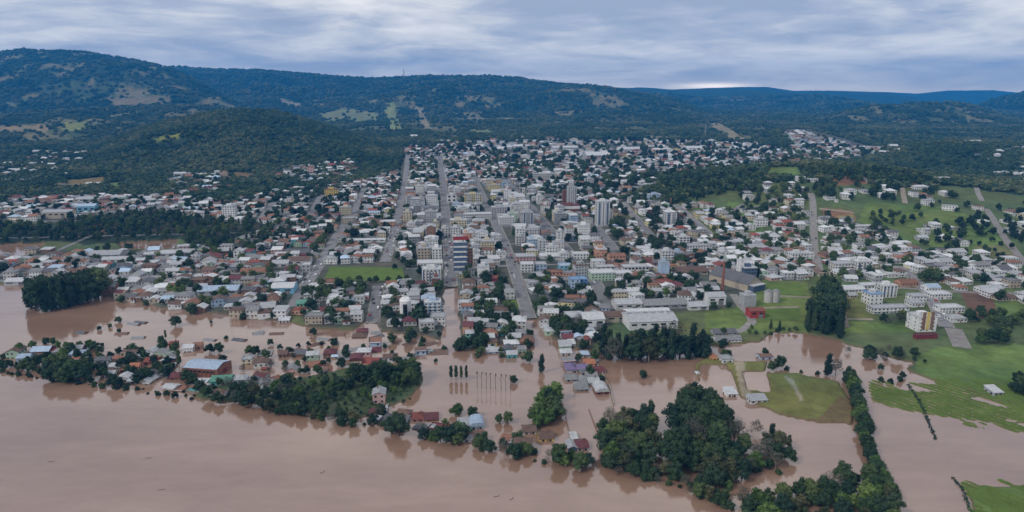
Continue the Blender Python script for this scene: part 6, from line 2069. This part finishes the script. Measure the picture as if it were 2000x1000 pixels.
rows_ = []
for i in rest:
    t = T_[i]
    if id(t) in used or not (-80 < tpx[i] < 2080):
        continue
    kk = t[4] if t[4] in pidx else 'broad'
    if kk == 'broad' and t[1] > 900:
        kk = 'town'
    wr = KINDS[kk][3] * random.uniform(.9, 1.15)
    rows_.append((t[0], t[1], t[2], t[3] * wr, t[3], random.uniform(0, 6.28), random.choice(pidx[kk])))
scatter('town_trees', rows_, [o for _, o in plist])

# the woods on the hills
# candidates drawn uniformly over the ground within each distance band
def hill_points(y0, y1, dens, h0, h1):
    n = int((y1 ** 2 - y0 ** 2) * .80 * dens)
    yy = np.sqrt(RNG.uniform(y0 ** 2, y1 ** 2, n))
    a = RNG.uniform(-.80, .80, n)
    xx = a * yy
    fa = np.clip(((a - A[0]) / (A[1] - A[0])).astype(int), 0, NA - 1)
    fr = np.clip(((np.log(yy) - LOGR[0]) / (LOGR[1] - LOGR[0])).astype(int), 0, NR - 1) + 11
    keep = (RNG.uniform(0, 1, n) < FORM[fr, fa])
    xx, yy = xx[keep], yy[keep]
    zz = ground(xx, yy)
    px, py, _ = to_px(xx, yy, zz)
    k = (px > -40) & (px < 2040)
    xx, yy, zz = xx[k], yy[k], zz[k]
    h = RNG.uniform(h0, h1, len(xx)) * (.75 + .6 * fbm(xx / 90, yy / 90, 3, 77))
    w_ = h * RNG.uniform(.95, 1.5, len(xx))
    return np.c_[xx, yy, zz - .1 * h, w_, h, RNG.uniform(0, 6.28, len(xx)), np.array(pidx['hill'])[RNG.integers(0, 3, len(xx))]]


hp = np.concatenate([hill_points(880, 2300, 1 / 75, 7, 12), hill_points(2300, 3400, 1 / 190, 10, 16), hill_points(3400, 5200, 1 / 480, 13, 22), hill_points(5200, 7300, 1 / 900, 18, 30)])
print('hill trees', len(hp))
scatter('hill_forest', hp, [o for _, o in plist])

# ------------------------------------------------------------------ small things
# cars on the dry streets and in front of houses
def car_mesh():
    m = MB()
    m.add([(-.88, -2.1, .35), (.88, -2.1, .35), (.88, 2.1, .35), (-.88, 2.1, .35), (-.85, -2.08, .85), (.85, -2.08, .85), (.85, 2.08, .95), (-.85, 2.08, .95)], [(0, 1, 5, 4), (1, 2, 6, 5), (2, 3, 7, 6), (3, 0, 4, 7), (4, 5, 6, 7), (0, 3, 2, 1)])
    m.add([(-.8, -.95, .86), (.8, -.95, .86), (.8, 1.7, .94), (-.8, 1.7, .94), (-.66, -.35, 1.42), (.66, -.35, 1.42), (.66, 1.15, 1.42), (-.66, 1.15, 1.42)], [(0, 1, 5, 4), (1, 2, 6, 5), (2, 3, 7, 6), (3, 0, 4, 7), (4, 5, 6, 7)])
    return m


def car_glass():
    m = MB()
    m.add([(-.7, -.93, .93), (.7, -.93, .93), (.6, -.42, 1.37), (-.6, -.42, 1.37)], [(0, 1, 2, 3)])
    m.add([(-.84, -.7, .95), (-.84, 1.4, .99), (-.70, 1.05, 1.36), (-.70, -.3, 1.36)], [(0, 1, 2, 3)])
    m.add([(.84, -.7, .95), (.84, 1.4, .99), (.70, 1.05, 1.36), (.70, -.3, 1.36)], [(3, 2, 1, 0)])
    return m


cbody = {k: mesh_from('car_body_' + k, car_mesh().v, car_mesh().f, [m_]) for k, m_ in MAT_CARPAINT.items()}
cglass = mesh_from('car_windows', car_glass().v, car_glass().f, [MAT_GLASS])
wm = MB()
for sx in (-1, 1):
    for sy in (-1.3, 1.3):
        wm.tube((sx * .92, sy, .32), (sx * .68, sy, .32), .32, .32, 9)
cwheel = mesh_from('car_wheels', wm.v, wm.f, [WM['black']])
CARS = []
for pts, n in (([(880, 560), (873, 450)], 22), ([(740, 560), (730, 625)], 9), ([(625, 516), (600, 552), (578, 592)], 18), ([(772, 450), (755, 508)], 14), ([(1010, 545), (985, 472)], 16), ([(1165, 553), (1110, 490)], 16), ([(1815, 575), (1848, 635)], 9), ([(1588, 400), (1590, 480)], 3)):
    W = at([p[0] for p in pts], [p[1] for p in pts])
    R_ = resample(W[:, :2], 4)
    for q in range(n):
        i = int((q + random.uniform(.2, .8)) * (len(R_) - 2) / n)
        d = R_[i + 1] - R_[i]
        side = random.choice((-1, 1))
        nrm = np.array([d[1], -d[0]]) / np.hypot(*d)
        p = R_[i] + nrm * side * random.choice((2.2, 3.6))
        CARS.append((p[0], p[1], math.atan2(d[1], d[0]) - math.pi / 2 + (math.pi if side > 0 else 0)))
items = []
for x, y, rz in CARS:
    px_, py_, _ = project(x, y, float(ground(x, y)))
    items.append(dict(x=x, y=y, rz=rz, c=random.choices(list(MAT_CARPAINT), [5, 3, 2, 1, 2])[0], px=px_, py=py_))
unique_labels(items, lambda h: f"{h['c']} car on the street {relation(h['px'], h['py'])}")
for h in items:
    root = empty('parked_car', (h['x'], h['y'], float(ground(h['x'], h['y'])) + .42), h['rz'], h['label'], 'car', 'cars along the dry streets')
    link('body', cbody[h['c']], root)
    link('window', cglass, root)
    link('wheel', cwheel, root)

# utility poles along the flooded streets
pm = MB()
pm.tube((0, 0, -1.5), (0, 0, 9.5), .17, .11, 7)
pole_m = mesh_from('pole_shaft', pm.v, pm.f, [MAT_CONC])
pm = MB()
pm.box(-1.1, 1.1, -.07, .07, 8.6, 8.75, True)
arm_m = mesh_from('pole_crossarm', pm.v, pm.f, [MAT_CONC])
poles = []
for pts, st in (([(1048, 650), (1070, 700), (1105, 770)], 30), ([(893, 640), (884, 540)], 34), ([(1200, 700), (1165, 690)], 30), ([(1415, 712), (1440, 715)], 18), ([(730, 632), (732, 690)], 26), ([(470, 665), (440, 640)], 40), ([(155, 735), (160, 700)], 16), ([(1770, 545), (1835, 625)], 35), ([(575, 600), (625, 520)], 34)):
    W = at([p[0] for p in pts], [p[1] for p in pts])
    for x, y in resample(W[:, :2], st):
        px_, py_, _ = project(x, y, max(float(ground(x, y)), 0))
        poles.append(dict(x=x + 5.2, y=y, px=px_, py=py_))
unique_labels(poles, lambda h: f"slim utility pole {'in the flood ' if ground(h['x'], h['y']) < 0 else 'at the street '}{relation(h['px'], h['py'])}")
for h in poles:
    root = empty('utility_pole', (h['x'], h['y'], max(float(ground(h['x'], h['y'])), -1.5)), GRID_RZ, h['label'], 'utility pole', 'utility poles of the town')
    link('pole', pole_m, root)
    link('crossarm', arm_m, root)

# masts: one on the ridge, two in the valley
def mast(px, py, D, hgt, label):
    ux, uy, uz = (float(q) for q in rays(px, py))
    x = D * ux / uy
    z = float(ground(x, D))
    root = empty('lattice_mast', (x, D, z - 1), 0, label, 'mast')
    m = MB()
    r = hgt * .055
    fat = max(1.0, D / 2200)
    for sx, sy in ((-1, -1), (1, -1), (1, 1), (-1, 1)):
        m.tube((sx * r, sy * r, 0), (sx * r * .35, sy * r * .35, hgt), r * .16 * fat, r * .12 * fat, 4)
    m.build('leg', MAT_STEEL, root)
    m = MB()
    for k in range(8):
        t0, t1 = k / 8, (k + 1) / 8
        a0, a1 = r * (1 - .65 * t0), r * (1 - .65 * t1)
        m.tube((-a0, -a0, hgt * t0), (a1, -a1, hgt * t1), r * .08 * fat, r * .08 * fat, 4)
        m.tube((a0, a0, hgt * t0), (-a1, a1, hgt * t1), r * .08 * fat, r * .08 * fat, 4)
        m.tube((-a1, -a1, hgt * t1), (a1, -a1, hgt * t1), r * .08 * fat, r * .08 * fat, 4)
    tag(m.build('brace', MAT_STEEL, root), kind='stuff')
    MB().tube((0, 0, hgt), (0, 0, hgt * 1.25), r * .2 * fat, r * .14 * fat, 5).build('antenna', MAT_STEEL, root)


mast(789, 152, 6280, 72, 'antenna mast standing on the crest of the long central ridge')
mast(932, 276, 3300, 42, 'lattice mast in the valley below the pale pasture')
mast(1375, 300, 2600, 42, 'red and grey lattice mast in the far valley' if False else 'lattice mast among the far white roofs')

# long garden wall along the flooded street and the drowned hedges of the right field
def strip(name, pts, h, th, mat, label, cat, part):
    W = resample(at([p[0] for p in pts], [p[1] for p in pts])[:, :2], 6)
    root = empty(name, (W[0][0], W[0][1], 0), 0, label, cat)
    for a_, b_ in zip(W[:-1], W[1:]):
        d = b_ - a_
        L = float(np.hypot(*d))
        m = MB().box(0, L + .02, -th / 2, th / 2, -1.5, h * random.uniform(.92, 1.05))
        o = m.build(part, mat, root, (a_[0] - W[0][0], a_[1] - W[0][1], 0), math.atan2(d[1], d[0]))
    return root


strip('boundary_wall', [(1153, 697), (1172, 722), (1190, 756), (1199, 792)], 1.4, .5, MAT_DIRT, 'long pale wall between the flooded houses and the brown pond', 'wall', 'panel')
strip('boundary_wall', [(1105, 815), (1112, 850)], .8, .4, WM['brown'], 'short dark wall in the water right of the tree island', 'wall', 'panel')
strip('boundary_wall', [(1150, 800), (1172, 860)], .6, .4, WM['brown'], 'low dark wall line leading to the flooded wood', 'wall', 'panel')


def hedge(pts, w0, label):
    W = resample(at([p[0] for p in pts], [p[1] for p in pts])[:, :2], 1.6)
    root = empty('hedge', (W[0][0], W[0][1], 0), 0, label, 'hedge')
    V0 = []
    F0 = []
    for i, (x, y) in enumerate(W):
        t = 1 - abs(2 * i / len(W) - .8) * .6
        for _ in range(9):
            s = random.uniform(.25, .6)
            c = Vector((x - W[0][0] + random.gauss(0, w0 * .4), y - W[0][1] + random.gauss(0, w0 * .4), random.uniform(0, 1.3) * t))
            a = Vector((random.gauss(0, 1), random.gauss(0, 1), random.gauss(0, 1))).normalized()
            b = a.orthogonal().normalized()
            n = len(V0)
            V0 += [c - a * s, c - b * s, c + a * s, c + b * s]
            F0.append((n, n + 1, n + 2, n + 3))
    link('foliage', mesh_from('hedge_foliage', V0, F0, [LEAF_DARK]), root)
    m = MB()
    for x, y in W[::6]:
        m.tube((x - W[0][0], y - W[0][1], -1), (x - W[0][0], y - W[0][1], 1.1), .08, .06, 5)
    tag(m.build('stem', MAT_TRUNK, root), kind='stuff')


hedge([(1774, 752), (1800, 795), (1828, 858)], 1.2, 'drowned dark hedge line running down across the flooded grass')
hedge([(1862, 935), (1878, 955), (1900, 1010)], 1.0, 'drowned dark hedge line at the corner of the lowest green field')

# grass blades of the drowned meadow that stand out of the water
def reeds():
    n = 90000
    px = RNG.uniform(1700, 2080, n)
    py = RNG.uniform(745, 850, n)
    px2 = RNG.uniform(1880, 2080, n // 3)
    py2 = RNG.uniform(940, 1040, n // 3)
    px, py = np.r_[px, px2], np.r_[py, py2]
    u_, v_, w_ = rays(px, py)
    t = CAM_H / -w_
    x, y = u_ * t, v_ * t
    # the crop was sown in rows: gather the blades on them
    cr, sr = math.cos(-0.95), math.sin(-0.95)
    al, ac = x * cr + y * sr, -x * sr + y * cr
    ac = np.round(ac / 4.2) * 4.2 + RNG.normal(0, .55, len(x))
    x, y = al * cr - ac * sr, al * sr + ac * cr
    px, py, _ = to_px(x, y, np.zeros(len(x)))
    dn = fbm(al / 30, ac / 8.4, 4, 33)
    inside = np.zeros(len(x), bool)
    for p in REEDS + BANKS[1:2] + [[(1790, 700), (2100, 690), (2100, 780), (1900, 770), (1830, 752)]]:
        inside |= pip(px, py, p)
    near_ = np.zeros(len(x), bool)
    for p in REEDS + BANKS[1:2]:
        c = np.mean(p, axis=0)
        near_ |= pip(px, py, [(c[0] + (q[0] - c[0]) * 1.06, c[1] + (q[1] - c[1]) * 1.5) for q in p])
    k = (inside & (dn > .34)) | (near_ & (dn > .50))
    x, y = x[k], y[k]
    z = np.maximum(ground(x, y), -.05)
    m = len(x)
    a = RNG.uniform(0, 6.28, m)
    a = -0.95 + RNG.normal(0, .25, m)
    L, hgt = RNG.uniform(.5, 1.3, m), RNG.uniform(.25, .6, m)
    dx, dy = np.cos(a) * L, np.sin(a) * L
    q = np.stack([np.c_[x - dx, y - dy, z - .1], np.c_[x + dx, y + dy, z - .1], np.c_[x + dx * .7 + .3, y + dy * .7, z + hgt], np.c_[x - dx * .7 + .3, y - dy * .7, z + hgt * .8]], 1).reshape(-1, 3)
    f = np.arange(m * 4).reshape(-1, 4)
    tag(link('drowned_grass', mesh_from('drowned_grass', q, f, [MAT_TURF])), kind='stuff')


reeds()

# driftwood carried by the river
for dx_, dy_, lb in [(630, 923, 'dark driftwood branch in the open river below the tree row'), (290, 895, 'thin driftwood cluster in the open river at the left'), (1000, 975, 'driftwood branch near the lower middle of the river'), (970, 970, 'short driftwood piece left of the long branch'),
                     (100, 902, 'thin straight driftwood on the left of the river'), (315, 957, 'pale driftwood streak in the lower left river')]:
    c = at([dx_], [dy_])[0]
    root = empty('driftwood', (c[0], c[1], 0), random.uniform(-.5, .5), lb, 'driftwood', 'driftwood on the river')
    MB().tube((-1.2, 0, .02), (1.0, .3, .1), .10, .06, 6).build('log', MAT_TRUNK, root)
    MB().tube((.2, .2, .05), (1.5, 1.4, .35), .08, .03, 5).build('branch', MAT_TRUNK, root)
    MB().tube((-.6, 0, .05), (-1.2, -1.3, .25), .07, .03, 5).build('branch', MAT_TRUNK, root)
print('objects', len(bpy.data.objects))
